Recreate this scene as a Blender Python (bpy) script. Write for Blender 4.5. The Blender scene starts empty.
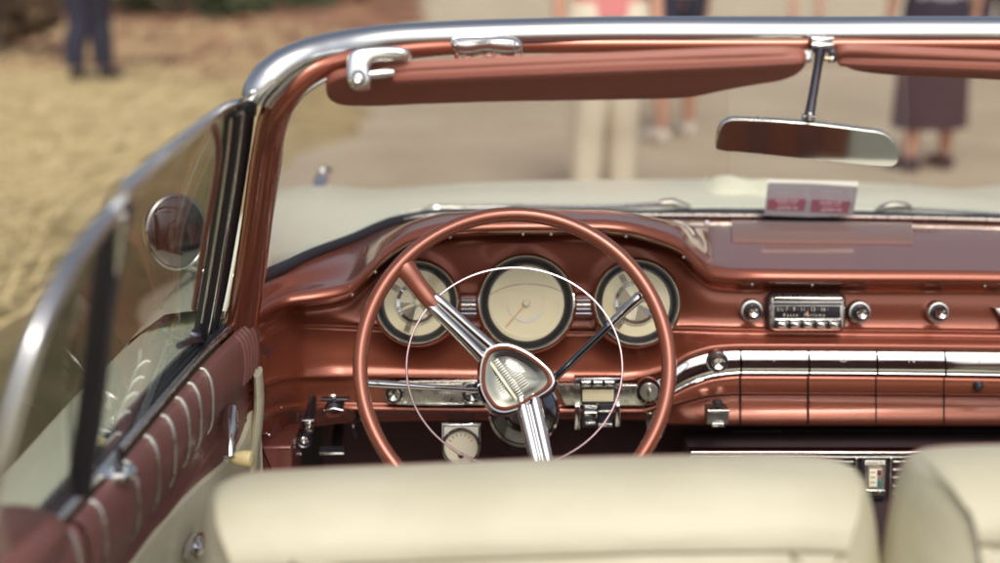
import bpy, bmesh, math, random
import numpy as np
from mathutils import Vector, Matrix
random.seed(7)
R = math.radians
scene = bpy.context.scene
COL = scene.collection

# ---------------------------------------------------------------- camera maths
FPX = 1500.0
TH = R(14.2)
CAM = Vector((0, 0, 1.5))
FW = Vector((0, math.cos(TH), -math.sin(TH)))
UP = Vector((0, math.sin(TH), math.cos(TH)))
RT = Vector((1, 0, 0))

def ray(px, py):
    return FW + RT * ((px - 500) / FPX) + UP * ((281.5 - py) / FPX)

def P(px, py, Y):
    d = ray(px, py)
    return CAM + d * (Y / d.y)

def PX(px, py, X):
    d = ray(px, py)
    return CAM + d * (X / d.x)

def PZ(px, py, z):
    d = ray(px, py)
    return CAM + d * ((z - 1.5) / d.z)

def hit(px, py, p0, n):
    d = ray(px, py)
    return CAM + d * ((p0 - CAM).dot(n) / d.dot(n))

def pxm(p):
    """metres per photo pixel at a world point"""
    return (p - CAM).dot(FW) / FPX

# ---------------------------------------------------------------- interpolation
def pchip(xk, yk, x):
    xk = np.asarray(xk, float); yk = np.asarray(yk, float); x = np.asarray(x, float)
    n = len(xk); h = np.diff(xk); d = np.diff(yk) / h
    m = np.zeros(n)
    if n == 2:
        m[:] = d[0]
    else:
        for i in range(1, n - 1):
            if d[i - 1] * d[i] > 0:
                w1 = 2 * h[i] + h[i - 1]; w2 = h[i] + 2 * h[i - 1]
                m[i] = (w1 + w2) / (w1 / d[i - 1] + w2 / d[i])
        m[0] = d[0]; m[-1] = d[-1]
    i = np.clip(np.searchsorted(xk, x) - 1, 0, n - 2)
    t = (x - xk[i]) / h[i]
    return ((2*t**3 - 3*t**2 + 1) * yk[i] + (t**3 - 2*t**2 + t) * h[i] * m[i]
            + (-2*t**3 + 3*t**2) * yk[i + 1] + (t**3 - t**2) * h[i] * m[i + 1])

def crom(pts, n=8, closed=False):
    pts = [Vector(p) for p in pts]
    out = []
    N = len(pts)
    rng = range(N) if closed else range(N - 1)
    for i in rng:
        if closed:
            p0, p1, p2, p3 = pts[i - 1], pts[i], pts[(i + 1) % N], pts[(i + 2) % N]
        else:
            p1, p2 = pts[i], pts[i + 1]
            p0 = pts[i - 1] if i > 0 else p1 * 2 - p2
            p3 = pts[i + 2] if i + 2 < N else p2 * 2 - p1
        # centripetal
        def dd(a, b): return max((b - a).length, 1e-9) ** 0.5
        t0 = 0; t1 = t0 + dd(p0, p1); t2 = t1 + dd(p1, p2); t3 = t2 + dd(p2, p3)
        for k in range(n):
            t = t1 + (t2 - t1) * k / n
            A1 = p0 * ((t1 - t) / (t1 - t0)) + p1 * ((t - t0) / (t1 - t0))
            A2 = p1 * ((t2 - t) / (t2 - t1)) + p2 * ((t - t1) / (t2 - t1))
            A3 = p2 * ((t3 - t) / (t3 - t2)) + p3 * ((t - t2) / (t3 - t2))
            B1 = A1 * ((t2 - t) / (t2 - t0)) + A2 * ((t - t0) / (t2 - t0))
            B2 = A2 * ((t3 - t) / (t3 - t1)) + A3 * ((t - t1) / (t3 - t1))
            out.append(B1 * ((t2 - t) / (t2 - t1)) + B2 * ((t - t1) / (t2 - t1)))
    if not closed:
        out.append(pts[-1].copy())
    return out

# ---------------------------------------------------------------- materials
def newmat(name):
    m = bpy.data.materials.new(name); m.use_nodes = True
    nt = m.node_tree
    return m, nt, nt.nodes['Principled BSDF']

def setp(b, **kw):
    names = dict(col='Base Color', metal='Metallic', rough='Roughness', coat='Coat Weight', coatr='Coat Roughness',
                 spec='Specular IOR Level', trans='Transmission Weight', ior='IOR', alpha='Alpha', sheen='Sheen Weight',
                 aniso='Anisotropic', emis='Emission Color', emstr='Emission Strength', sub='Subsurface Weight')
    for k, v in kw.items():
        if k in ('col', 'emis') and len(v) == 3: v = (*v, 1)
        b.inputs[names[k]].default_value = v

def noise_to(nt, b, sock, scale, lo, hi, detail=4, coord='Object'):
    tc = nt.nodes.new('ShaderNodeTexCoord'); n = nt.nodes.new('ShaderNodeTexNoise')
    n.inputs['Scale'].default_value = scale; n.inputs['Detail'].default_value = detail
    nt.links.new(tc.outputs[coord], n.inputs['Vector'])
    cr = nt.nodes.new('ShaderNodeMapRange')
    cr.inputs['From Min'].default_value = 0.3; cr.inputs['From Max'].default_value = 0.7
    cr.inputs['To Min'].default_value = lo; cr.inputs['To Max'].default_value = hi
    nt.links.new(n.outputs['Fac'], cr.inputs['Value'])
    if sock: nt.links.new(cr.outputs['Result'], b.inputs[sock])
    return n, cr

def bump(nt, b, scale, strength, dist=0.001, detail=3):
    tc = nt.nodes.new('ShaderNodeTexCoord'); n = nt.nodes.new('ShaderNodeTexNoise')
    n.inputs['Scale'].default_value = scale; n.inputs['Detail'].default_value = detail
    nt.links.new(tc.outputs['Object'], n.inputs['Vector'])
    bp = nt.nodes.new('ShaderNodeBump'); bp.inputs['Strength'].default_value = strength
    bp.inputs['Distance'].default_value = dist
    nt.links.new(n.outputs['Fac'], bp.inputs['Height'])
    nt.links.new(bp.outputs['Normal'], b.inputs['Normal'])

def colmix(nt, b, scale, c1, c2, detail=5, lo=.35, hi=.65):
    tc = nt.nodes.new('ShaderNodeTexCoord'); n = nt.nodes.new('ShaderNodeTexNoise')
    n.inputs['Scale'].default_value = scale; n.inputs['Detail'].default_value = detail
    nt.links.new(tc.outputs['Object'], n.inputs['Vector'])
    cr = nt.nodes.new('ShaderNodeValToRGB')
    cr.color_ramp.elements[0].position = lo; cr.color_ramp.elements[0].color = (*c1, 1)
    cr.color_ramp.elements[1].position = hi; cr.color_ramp.elements[1].color = (*c2, 1)
    nt.links.new(n.outputs['Fac'], cr.inputs['Fac'])
    nt.links.new(cr.outputs['Color'], b.inputs['Base Color'])
    return cr

M = {}
def simple(name, col, rough=.5, metal=0, **kw):
    m, nt, b = newmat(name); setp(b, col=col, rough=rough, metal=metal, **kw); M[name] = m
    return m, nt, b

# copper metallic paint with flakes and clear coat
m, nt, b = simple('copper', (.32, .105, .066), .27, .5, coat=.7, coatr=.035)
colmix(nt, b, 900, (.315, .088, .050), (.405, .121, .070), 2)
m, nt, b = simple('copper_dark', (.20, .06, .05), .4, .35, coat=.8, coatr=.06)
m, nt, b = simple('rim_paint', (.33, .102, .060), .26, .5, coat=1.0, coatr=.05)
m, nt, b = simple('cream_paint', (.80, .82, .64), .4, 0, coat=.25, coatr=.08, spec=.3)
m, nt, b = simple('vinyl_brown', (.235, .098, .088), .42, 0, spec=.5)
bump(nt, b, 700, .25, .0006); noise_to(nt, b, 'Roughness', 14, .34, .5)
m, nt, b = simple('vinyl_visor', (.31, .105, .072), .5, 0, spec=.5)
bump(nt, b, 500, .25, .0006)
m, nt, b = simple('vinyl_cream', (.68, .645, .49), .5, 0, spec=.4)
colmix(nt, b, 6, (.50, .475, .345), (.585, .56, .425), 8, .28, .62)
tc = nt.nodes.new('ShaderNodeTexCoord'); na = nt.nodes.new('ShaderNodeTexNoise'); na.inputs['Scale'].default_value = 420; na.inputs['Detail'].default_value = 3
mp = nt.nodes.new('ShaderNodeMapping'); mp.inputs['Scale'].default_value = (5, 16, 22)
nb = nt.nodes.new('ShaderNodeTexNoise'); nb.inputs['Scale'].default_value = 1; nb.inputs['Detail'].default_value = 3; nb.inputs['Distortion'].default_value = .8
nt.links.new(tc.outputs['Object'], na.inputs['Vector']); nt.links.new(tc.outputs['Object'], mp.inputs['Vector']); nt.links.new(mp.outputs[0], nb.inputs['Vector'])
b1 = nt.nodes.new('ShaderNodeBump'); b1.inputs['Strength'].default_value = .25; b1.inputs['Distance'].default_value = .0006
b2 = nt.nodes.new('ShaderNodeBump'); b2.inputs['Strength'].default_value = .5; b2.inputs['Distance'].default_value = .006
nt.links.new(na.outputs['Fac'], b1.inputs['Height']); nt.links.new(nb.outputs['Fac'], b2.inputs['Height']); nt.links.new(b2.outputs[0], b1.inputs['Normal']); nt.links.new(b1.outputs[0], b.inputs['Normal'])
m, nt, b = simple('seam_thread', (.20, .17, .10), .7)
m, nt, b = simple('vinyl_cream_lit', (.80, .82, .74), .5)
m, nt, b = simple('piping', (.22, .05, .042), .45)
m, nt, b = simple('chrome', (.86, .87, .86), .05, 1.0)
noise_to(nt, b, 'Roughness', 30, .03, .12)
m, nt, b = simple('satin_chrome', (.70, .72, .73), .17, 1.0)
m, nt, b = simple('brushed', (.76, .76, .70), .28, 1.0)
noise_to(nt, b, 'Roughness', 60, .18, .4)
m, nt, b = simple('pitted_chrome', (.7, .71, .66), .2, 1.0)
colmix(nt, b, 160, (.38, .39, .37), (.80, .80, .74), 4, .30, .42); noise_to(nt, b, 'Roughness', 90, .12, .35)
m, nt, b = simple('pink_chrome', (.62, .46, .49), .2, 1.0)
m, nt, b = simple('dark_metal', (.12, .12, .15), .3, .9)
m, nt, b = simple('dark_chrome', (.22, .22, .25), .18, 1.0)
m, nt, b = simple('mid_chrome', (.32, .31, .33), .06, 1.0)
m, nt, b = simple('black_gloss', (.026, .023, .036), .3, 0, spec=.4)
m, nt, b = simple('underdash', (.065, .043, .048), .8, spec=.15)
m, nt, b = simple('seam_dark', (.035, .016, .014), .8, spec=.1)
m, nt, b = simple('well_black', (.014, .013, .02), .35)
m, nt, b = simple('rubber', (.028, .027, .036), .5)
m, nt, b = simple('black_matte', (.07, .058, .085), .75)
m, nt, b = simple('carpet', (.18, .115, .12), .95)
bump(nt, b, 300, .6, .003)
m, nt, b = simple('dial_cream', (.84, .76, .50), .55, 0, coat=.3)
noise_to(nt, b, 'Roughness', 20, .45, .65)
m, nt, b = simple('dial_light', (.88, .83, .66), .5)
m, nt, b = simple('dial_olive', (.26, .22, .15), .4, .3)
m, nt, b = simple('dial_ink', (.10, .085, .07), .6)
m, nt, b = simple('needle_orange', (.82, .44, .25), .4)
m, nt, b = simple('red_mark', (.75, .10, .05), .4)
m, nt, b = simple('teal_mark', (.02, .20, .22), .4)
m, nt, b = simple('knob_cream', (.74, .62, .33), .35, 0, coat=.5, sub=.1)
m, nt, b = simple('brass', (.52, .42, .25), .3, 1.0)
m, nt, b = simple('paper_grey', (.20, .18, .20), .75)
m, nt, b = simple('paper_maroon', (.17, .035, .06), .7)
m, nt, b = simple('paper_ink', (.60, .48, .50), .75)
m, nt, b = simple('paper_white', (.80, .79, .70), .75)
m, nt, b = simple('lump_cream', (.80, .82, .64), .85)
m, nt, b = simple('mirror', (.80, .82, .80), .05, 1.0)
m, nt, b = simple('dash_sheen', (.42, .25, .21), .3, .5)
m, nt, b = simple('hub_silver', (.36, .36, .33), .2, 1.0)
m, nt, b = simple('hub_grey', (.30, .30, .28), .3, .9)
m, nt, b = simple('hub_dark', (.13, .13, .12), .25, .8)
m, nt, b = simple('acrylic', (1, 1, 1), .02, 0, trans=1.0, ior=1.4)
# people
m, nt, b = simple('skin', (.50, .27, .19), .55)
m, nt, b = simple('cloth_navy', (.025, .025, .045), .9)
m, nt, b = simple('cloth_grey', (.30, .31, .34), .9)
m, nt, b = simple('cloth_dark', (.028, .02, .036), .9)
m, nt, b = simple('cloth_pale', (.66, .60, .48), .9)
m, nt, b = simple('cloth_pink', (.62, .22, .22), .9)
m, nt, b = simple('shoe_white', (.62, .58, .50), .7)
m, nt, b = simple('shoe_dark', (.03, .028, .04), .6)
m, nt, b = simple('hair', (.05, .03, .02), .7)
m, nt, b = simple('bark', (.09, .06, .045), .9)
m, nt, b = simple('leaf', (.055, .075, .03), .75)
colmix(nt, b, 3, (.035, .045, .02), (.09, .105, .05), 3)
m, nt, b = simple('leaf_brown', (.10, .07, .035), .8)
colmix(nt, b, 2, (.06, .04, .03), (.15, .10, .05), 3)
m, nt, b = simple('straw_blade', (.52, .42, .22), .8)
m, nt, b = simple('timber', (.16, .09, .06), .8)
m, nt, b = simple('canvas_blue', (.13, .17, .24), .8)

# thin glass: clear, mirror-like towards grazing angles
def glassmat(name, tint, boost, dust_haze=0):
    m, nt, b = newmat(name)
    nt.nodes.remove(b)
    out = nt.nodes['Material Output']
    tr = nt.nodes.new('ShaderNodeBsdfTransparent'); tr.inputs['Color'].default_value = (*tint, 1)
    gl = nt.nodes.new('ShaderNodeBsdfGlossy'); gl.inputs['Roughness'].default_value = .01
    gl.inputs['Color'].default_value = (.95, .97, .97, 1)
    lw = nt.nodes.new('ShaderNodeLayerWeight'); lw.inputs['Blend'].default_value = .5
    pw = nt.nodes.new('ShaderNodeMath'); pw.operation = 'POWER'; pw.inputs[1].default_value = 5
    nt.links.new(lw.outputs['Facing'], pw.inputs[0])
    fr = nt.nodes.new('ShaderNodeMath'); fr.operation = 'MULTIPLY_ADD'; fr.inputs[1].default_value = 1 - boost; fr.inputs[2].default_value = boost
    nt.links.new(pw.outputs[0], fr.inputs[0])
    mx = nt.nodes.new('ShaderNodeMixShader')
    nt.links.new(fr.outputs[0], mx.inputs[0]); nt.links.new(tr.outputs[0], mx.inputs[1]); nt.links.new(gl.outputs[0], mx.inputs[2])
    if dust_haze:  # milky haze over the view put in as a diffuse veil, with dust specks
        df = nt.nodes.new('ShaderNodeBsdfDiffuse'); df.inputs['Color'].default_value = (.8, .78, .72, 1)
        tc = nt.nodes.new('ShaderNodeTexCoord'); nz = nt.nodes.new('ShaderNodeTexNoise'); nz.inputs['Scale'].default_value = 3; nz.inputs['Detail'].default_value = 6
        sp = nt.nodes.new('ShaderNodeTexVoronoi'); sp.inputs['Scale'].default_value = 55
        nt.links.new(tc.outputs['Object'], nz.inputs['Vector']); nt.links.new(tc.outputs['Object'], sp.inputs['Vector'])
        sr = nt.nodes.new('ShaderNodeMapRange'); sr.inputs['From Min'].default_value = .05; sr.inputs['From Max'].default_value = .09; sr.inputs['To Min'].default_value = .16; sr.inputs['To Max'].default_value = 0
        nt.links.new(sp.outputs['Distance'], sr.inputs['Value'])
        ma = nt.nodes.new('ShaderNodeMath'); ma.operation = 'MULTIPLY_ADD'; ma.inputs[1].default_value = dust_haze * 1.6
        nt.links.new(nz.outputs['Fac'], ma.inputs[0]); nt.links.new(sr.outputs[0], ma.inputs[2])
        m2 = nt.nodes.new('ShaderNodeMixShader'); nt.links.new(ma.outputs[0], m2.inputs[0]); nt.links.new(mx.outputs[0], m2.inputs[1]); nt.links.new(df.outputs[0], m2.inputs[2])
        nt.links.new(m2.outputs[0], out.inputs[0])
    else:
        nt.links.new(mx.outputs[0], out.inputs[0])
    M[name] = m
glassmat('glass', (.97, .985, .97), .06, .08)
glassmat('gauge_glass', (.99, .99, .97), .022)
glassmat('lens', (.95, .97, .94), .045)
glassmat('glass_side', (.68, .71, .66), .13, .03)

# brushed ring dial (radial wedges are modelled) ; ground materials
m, nt, b = newmat('straw_ground'); M['straw_ground'] = m
setp(b, rough=.95, spec=.1)
tc = nt.nodes.new('ShaderNodeTexCoord')
n1 = nt.nodes.new('ShaderNodeTexNoise'); n1.inputs['Scale'].default_value = 3.6; n1.inputs['Detail'].default_value = 7; n1.inputs['Roughness'].default_value = .65
nt.links.new(tc.outputs['Object'], n1.inputs['Vector'])
r1 = nt.nodes.new('ShaderNodeValToRGB')
e = r1.color_ramp.elements
e[0].position = .30; e[0].color = (.22, .16, .085, 1)
e[1].position = .72; e[1].color = (.60, .49, .28, 1)
x = e.new(.5); x.color = (.46, .365, .185, 1)
nt.links.new(n1.outputs['Fac'], r1.inputs['Fac'])
# bare reddish earth beyond the straw
n2 = nt.nodes.new('ShaderNodeTexNoise'); n2.inputs['Scale'].default_value = .6; n2.inputs['Detail'].default_value = 4
nt.links.new(tc.outputs['Object'], n2.inputs['Vector'])
sx = nt.nodes.new('ShaderNodeSeparateXYZ'); nt.links.new(tc.outputs['Object'], sx.inputs[0])
mm = nt.nodes.new('ShaderNodeMath'); mm.operation = 'MULTIPLY_ADD'
nt.links.new(n2.outputs['Fac'], mm.inputs[0]); mm.inputs[1].default_value = 6.0
nt.links.new(sx.outputs['Y'], mm.inputs[2])
mr = nt.nodes.new('ShaderNodeMapRange'); mr.inputs['From Min'].default_value = 15.6; mr.inputs['From Max'].default_value = 18.0
nt.links.new(mm.outputs[0], mr.inputs['Value'])
n3 = nt.nodes.new('ShaderNodeTexNoise'); n3.inputs['Scale'].default_value = 1.1; n3.inputs['Detail'].default_value = 6
nt.links.new(tc.outputs['Object'], n3.inputs['Vector'])
r3 = nt.nodes.new('ShaderNodeValToRGB')
e = r3.color_ramp.elements
e[0].position = .35; e[0].color = (.13, .06, .045, 1)
e[1].position = .66; e[1].color = (.40, .22, .13, 1)
nt.links.new(n3.outputs['Fac'], r3.inputs['Fac'])
# darker random patches and a dark band beside the road, nearest the car
n4 = nt.nodes.new('ShaderNodeTexNoise'); n4.inputs['Scale'].default_value = .9; n4.inputs['Detail'].default_value = 5; n4.inputs['Roughness'].default_value = .7
nt.links.new(tc.outputs['Object'], n4.inputs['Vector'])
vg = nt.nodes.new('ShaderNodeMapRange'); vg.inputs['From Min'].default_value = -3.1; vg.inputs['From Max'].default_value = -1.6; vg.inputs['To Min'].default_value = -.06; vg.inputs['To Max'].default_value = .34
nt.links.new(sx.outputs['X'], vg.inputs['Value'])
ad = nt.nodes.new('ShaderNodeMath'); nt.links.new(n4.outputs['Fac'], ad.inputs[0]); nt.links.new(vg.outputs[0], ad.inputs[1])
v2 = nt.nodes.new('ShaderNodeMapRange'); v2.inputs['From Min'].default_value = .5; v2.inputs['From Max'].default_value = .82; v2.inputs['To Max'].default_value = .95
nt.links.new(ad.outputs[0], v2.inputs['Value'])
yl = nt.nodes.new('ShaderNodeMapRange'); yl.inputs['From Min'].default_value = 5.5; yl.inputs['From Max'].default_value = 8.5; yl.inputs['To Min'].default_value = 1; yl.inputs['To Max'].default_value = .15
nt.links.new(sx.outputs['Y'], yl.inputs['Value'])
vm = nt.nodes.new('ShaderNodeMath'); vm.operation = 'MULTIPLY'; nt.links.new(v2.outputs[0], vm.inputs[0]); nt.links.new(yl.outputs[0], vm.inputs[1])
mv = nt.nodes.new('ShaderNodeMixRGB'); mv.inputs[2].default_value = (.095, .080, .042, 1)
nt.links.new(vm.outputs[0], mv.inputs[0]); nt.links.new(r1.outputs[0], mv.inputs[1])
mx = nt.nodes.new('ShaderNodeMixRGB')
nt.links.new(mr.outputs[0], mx.inputs[0]); nt.links.new(mv.outputs[0], mx.inputs[1]); nt.links.new(r3.outputs[0], mx.inputs[2])
nt.links.new(mx.outputs[0], b.inputs['Base Color'])
bump(nt, b, 14, .5, .03, 8)

m, nt, b = newmat('track'); M['track'] = m
setp(b, rough=.95, spec=.15)
colmix(nt, b, 1.3, (.39, .335, .24), (.52, .45, .33), 8, .3, .7)
bump(nt, b, 40, .5, .01, 6)

# ---------------------------------------------------------------- mesh builder
class MB:
    def __init__(self):
        self.v = []; self.f = []; self.m = []; self.mats = []
    def mi(self, mat):
        if mat not in self.mats: self.mats.append(mat)
        return self.mats.index(mat)
    def add(self, vs, fs, mat):
        o = len(self.v); k = self.mi(mat)
        self.v += [tuple(v) for v in vs]
        for f in fs:
            self.f.append([i + o for i in f]); self.m.append(k)
        return self
    def grid(self, rows, mat, cu=False, cv=False, flip=False):
        nr, nc = len(rows), len(rows[0])
        vs = [p for r in rows for p in r]
        fs = []
        for i in range(nr if cv else nr - 1):
            for j in range(nc if cu else nc - 1):
                a = i * nc + j; b_ = i * nc + (j + 1) % nc
                c = ((i + 1) % nr) * nc + (j + 1) % nc; d = ((i + 1) % nr) * nc + j
                fs.append([a, d, c, b_] if flip else [a, b_, c, d])
        return self.add(vs, fs, mat)
    def tube(self, pts, rad, mat, seg=12, ref=None, rb=None, caps=True, twist=0):
        pts = [Vector(p) for p in pts]; n = len(pts)
        ra = [rad] * n if isinstance(rad, (int, float)) else list(rad)
        if len(ra) != n: ra = list(pchip(np.linspace(0, 1, len(ra)), ra, np.linspace(0, 1, n)))
        if rb is None: rbl = ra
        else:
            rbl = [rb] * n if isinstance(rb, (int, float)) else list(rb)
            if len(rbl) != n: rbl = list(pchip(np.linspace(0, 1, len(rbl)), rbl, np.linspace(0, 1, n)))
        rows = []; prev = None
        for i in range(n):
            t = (pts[min(i + 1, n - 1)] - pts[max(i - 1, 0)]).normalized()
            if ref is not None:
                bb = Vector(ref); bb = (bb - t * bb.dot(t)).normalized()
            else:
                if prev is None:
                    a = Vector((0, 0, 1)) if abs(t.z) < .9 else Vector((1, 0, 0))
                    bb = (a - t * a.dot(t)).normalized()
                else:
                    bb = (prev - t * prev.dot(t)).normalized()
                prev = bb
            nn = bb.cross(t)
            rows.append([pts[i] + nn * (ra[i] * math.cos(2 * math.pi * k / seg)) + bb * (rbl[i] * math.sin(2 * math.pi * k / seg)) for k in range(seg)])
        self.grid(rows, mat, cu=True)
        if caps:
            k = self.mi(mat); o = len(self.v) - n * seg
            self.f.append([o + i for i in range(seg)]); self.m.append(k)
            self.f.append([o + (n - 1) * seg + i for i in reversed(range(seg))]); self.m.append(k)
        return self
    def lathe(self, Mx, prof, mat, seg=40, a0=0, a1=2 * math.pi, sx=1, sy=1):
        full = abs(a1 - a0 - 2 * math.pi) < 1e-6
        n = seg if full else seg + 1
        rows = []
        for r, z in prof:
            rows.append([Mx @ Vector((sx * r * math.cos(a0 + (a1 - a0) * k / seg), sy * r * math.sin(a0 + (a1 - a0) * k / seg), z)) for k in range(n)])
        return self.grid(rows, mat, cu=full, flip=False)
    def prism(self, Mx, out, z0, z1, mat, bev=0.0, back=True):
        """closed 2-D outline extruded along local z with a rounded front edge"""
        n = len(out)
        o2 = [Vector((p[0], p[1])) for p in out]
        area = sum(o2[i].x * o2[(i + 1) % n].y - o2[(i + 1) % n].x * o2[i].y for i in range(n))
        if area < 0: o2.reverse()
        def inset(d):
            r = []
            for i in range(n):
                a, b_, c = o2[i - 1], o2[i], o2[(i + 1) % n]
                e1 = (b_ - a).normalized() if (b_ - a).length > 1e-9 else Vector((1, 0)); e2 = (c - b_).normalized() if (c - b_).length > 1e-9 else e1
                n1 = Vector((-e1.y, e1.x)); n2 = Vector((-e2.y, e2.x))
                nn = n1 + n2
                if nn.length < 1e-6: nn = n1
                nn.normalize()
                k = d / max(.4, nn.dot(n1))
                r.append(b_ + nn * k)
            return r
        rings = [(0, z0)]
        if bev > 0:
            s = 1 if z1 > z0 else -1
            rings.append((0, z1 - s * bev))
            for q in (30, 60, 90):
                rings.append((bev * (1 - math.cos(R(q))), z1 - s * bev * (1 - math.sin(R(q)))))
        else:
            rings.append((0, z1))
        rows = []
        for d, z in rings:
            rows.append([Mx @ Vector((p.x, p.y, z)) for p in inset(d)])
        self.grid(rows, mat, cu=True)
        k = self.mi(mat); o = len(self.v) - n * len(rows)
        self.f.append([o + (len(rows) - 1) * n + i for i in range(n)]); self.m.append(k)
        if back:
            self.f.append([o + i for i in reversed(range(n))]); self.m.append(k)
        return self
    def rbox(self, Mx, x0, y0, x1, y1, z0, z1, mat, r=.002, bev=.001, cs=5):
        return self.prism(Mx, rrect(x0, y0, x1, y1, r, cs), z0, z1, mat, bev)
    def text(self, Mx, s, size, mat, ext=.0004, italic=0, sxx=1.0, space=1.0):
        cu = bpy.data.curves.new('lettering', 'FONT')
        cu.body = s; cu.size = size; cu.extrude = ext; cu.align_x = 'CENTER'; cu.align_y = 'CENTER'
        cu.shear = italic; cu.space_character = space; cu.resolution_u = 3
        ob = bpy.data.objects.new('lettering', cu)
        COL.objects.link(ob)
        dg = bpy.context.evaluated_depsgraph_get()
        me = bpy.data.meshes.new_from_object(ob.evaluated_get(dg))
        self.add([Mx @ Vector((v.co.x * sxx, v.co.y, v.co.z)) for v in me.vertices], [list(p.vertices) for p in me.polygons], mat)
        bpy.data.objects.remove(ob); bpy.data.curves.remove(cu); bpy.data.meshes.remove(me)
        return self
    def build(self, name, parent=None, sharp=38, **props):
        me = bpy.data.meshes.new(name)
        me.from_pydata(self.v, [], self.f)
        for mt in self.mats: me.materials.append(M[mt])
        me.polygons.foreach_set('material_index', self.m)
        me.polygons.foreach_set('use_smooth', [True] * len(me.polygons))
        bm = bmesh.new(); bm.from_mesh(me)
        bmesh.ops.remove_doubles(bm, verts=bm.verts, dist=1e-6)
        bmesh.ops.recalc_face_normals(bm, faces=bm.faces)
        bm.to_mesh(me); bm.free()
        me.set_sharp_from_angle(angle=R(sharp))
        me.update()
        o = bpy.data.objects.new(name, me)
        COL.objects.link(o)
        if parent is not None:
            o.parent = parent
        for k, v in props.items(): o[k] = v
        return o

def rrect(x0, y0, x1, y1, r, cs=5):
    if x1 < x0: x0, x1 = x1, x0
    if y1 < y0: y0, y1 = y1, y0
    r = min(r, (x1 - x0) / 2 - 1e-5, (y1 - y0) / 2 - 1e-5)
    out = []
    for cx, cy, a in ((x1 - r, y1 - r, 0), (x0 + r, y1 - r, 90), (x0 + r, y0 + r, 180), (x1 - r, y0 + r, 270)):
        for k in range(cs + 1):
            t = R(a + 90 * k / cs)
            out.append((cx + r * math.cos(t), cy + r * math.sin(t)))
    return out

def frame_at(o, n, upv=(0, 0, 1)):
    """matrix whose local z is n, local y as near to upv as it can be"""
    z = Vector(n).normalized(); y = Vector(upv); y = (y - z * y.dot(z)).normalized(); x = y.cross(z)
    return Matrix(((x.x, y.x, z.x, o.x), (x.y, y.y, z.y, o.y), (x.z, y.z, z.z, o.z), (0, 0, 0, 1)))

class Face:
    """a flat working plane in the car; .l(px,py) gives local 2-D coordinates of a photo point"""
    def __init__(s, px, py, Y, tilt=0, n=None):
        s.o = P(px, py, Y)
        s.n = Vector(n) if n is not None else Vector((0, -math.cos(R(tilt)), math.sin(R(tilt))))
        s.n.normalize()
        s.M = frame_at(s.o, s.n); s.inv = s.M.inverted()
        s.k = pxm(s.o)
    def l(s, px, py):
        p = s.inv @ hit(px, py, s.o, s.n)
        return (p.x, p.y)
    def outline(s, pts, n=0, closed=True):
        q = [s.l(*p) for p in pts]
        if n:
            q = [(v.x, v.y) for v in crom([(a, b_, 0) for a, b_ in q], n, closed)]
        return q
    def w(s, px, py, z=0):
        a = s.l(px, py); return s.M @ Vector((a[0], a[1], z))
    def at(s, px, py, z=0):
        return s.M @ Matrix.Translation((*s.l(px, py), z))

def empty(name, loc, **props):
    o = bpy.data.objects.new(name, None); COL.objects.link(o); o.location = loc
    o.empty_display_size = .1
    for k, v in props.items(): o[k] = v
    return o

# =====================================================================  THE SETTING
g = MB()
g.grid([[(-400 + 50 * i, -400 + 50 * j, 0) for i in range(17)] for j in range(17)], 'straw_ground')
g.build('ground', kind='structure')
t = MB()
rows = []
for j in range(800):
    y = -60 + j * .2
    l = -1.0 + .15 * math.sin(y * .7) + .1 * math.sin(y * 1.9 + 1) + .05 * math.sin(y * 5.3)
    rows.append([(l - .15, y, .006), (l + .2, y, .02), (4, y, .03), (12, y, .02), (14 + .5 * math.sin(y * .5), y, .005)])
t.grid(rows, 'track')
t.build('dirt_road', kind='structure')

# loose straw lying on the field
s = MB()
for i in range(4500):
    y = random.uniform(3.0, 19); x = random.uniform(-2.3 - y * .36, -1.75 - random.random() ** 2 * .6)
    a = random.uniform(0, math.pi); ln = random.uniform(.08, .3); h = random.uniform(.0, .09)
    p = Vector((x, y, .005 + random.random() * .03)); d = Vector((math.cos(a) * ln, math.sin(a) * ln, h)); w = Vector((-math.sin(a), math.cos(a), .3)) * .006
    s.add([p - w, p + w, p + d + w, p + d - w], [[0, 1, 2, 3]], 'straw_blade')
s.build('straw', kind='stuff', label='dry yellow straw strewn over the field beside the road', category='straw')

# =====================================================================  THE CAR
CX = 0.39
car = empty('convertible_car', (CX, 2.0, 0), label='vintage open convertible with copper dashboard, cream hood and cream seats', category='car')

def part(mb, name, parent=None, **kw):
    o = mb.build(name, None, **kw)
    pr = parent or car
    o.parent = pr
    o.matrix_parent_inverse = Matrix.Translation(-car.location)
    if pr is not car:
        o.matrix_parent_inverse = Matrix.Identity(4) if False else pr.matrix_parent_inverse.inverted() @ Matrix.Translation(-car.location)
        o.matrix_parent_inverse = Matrix.Identity(4)
    return o
# all parts are modelled in world coordinates; the parts of the car undo the car's own offset and sub-parts sit in their part's space

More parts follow.
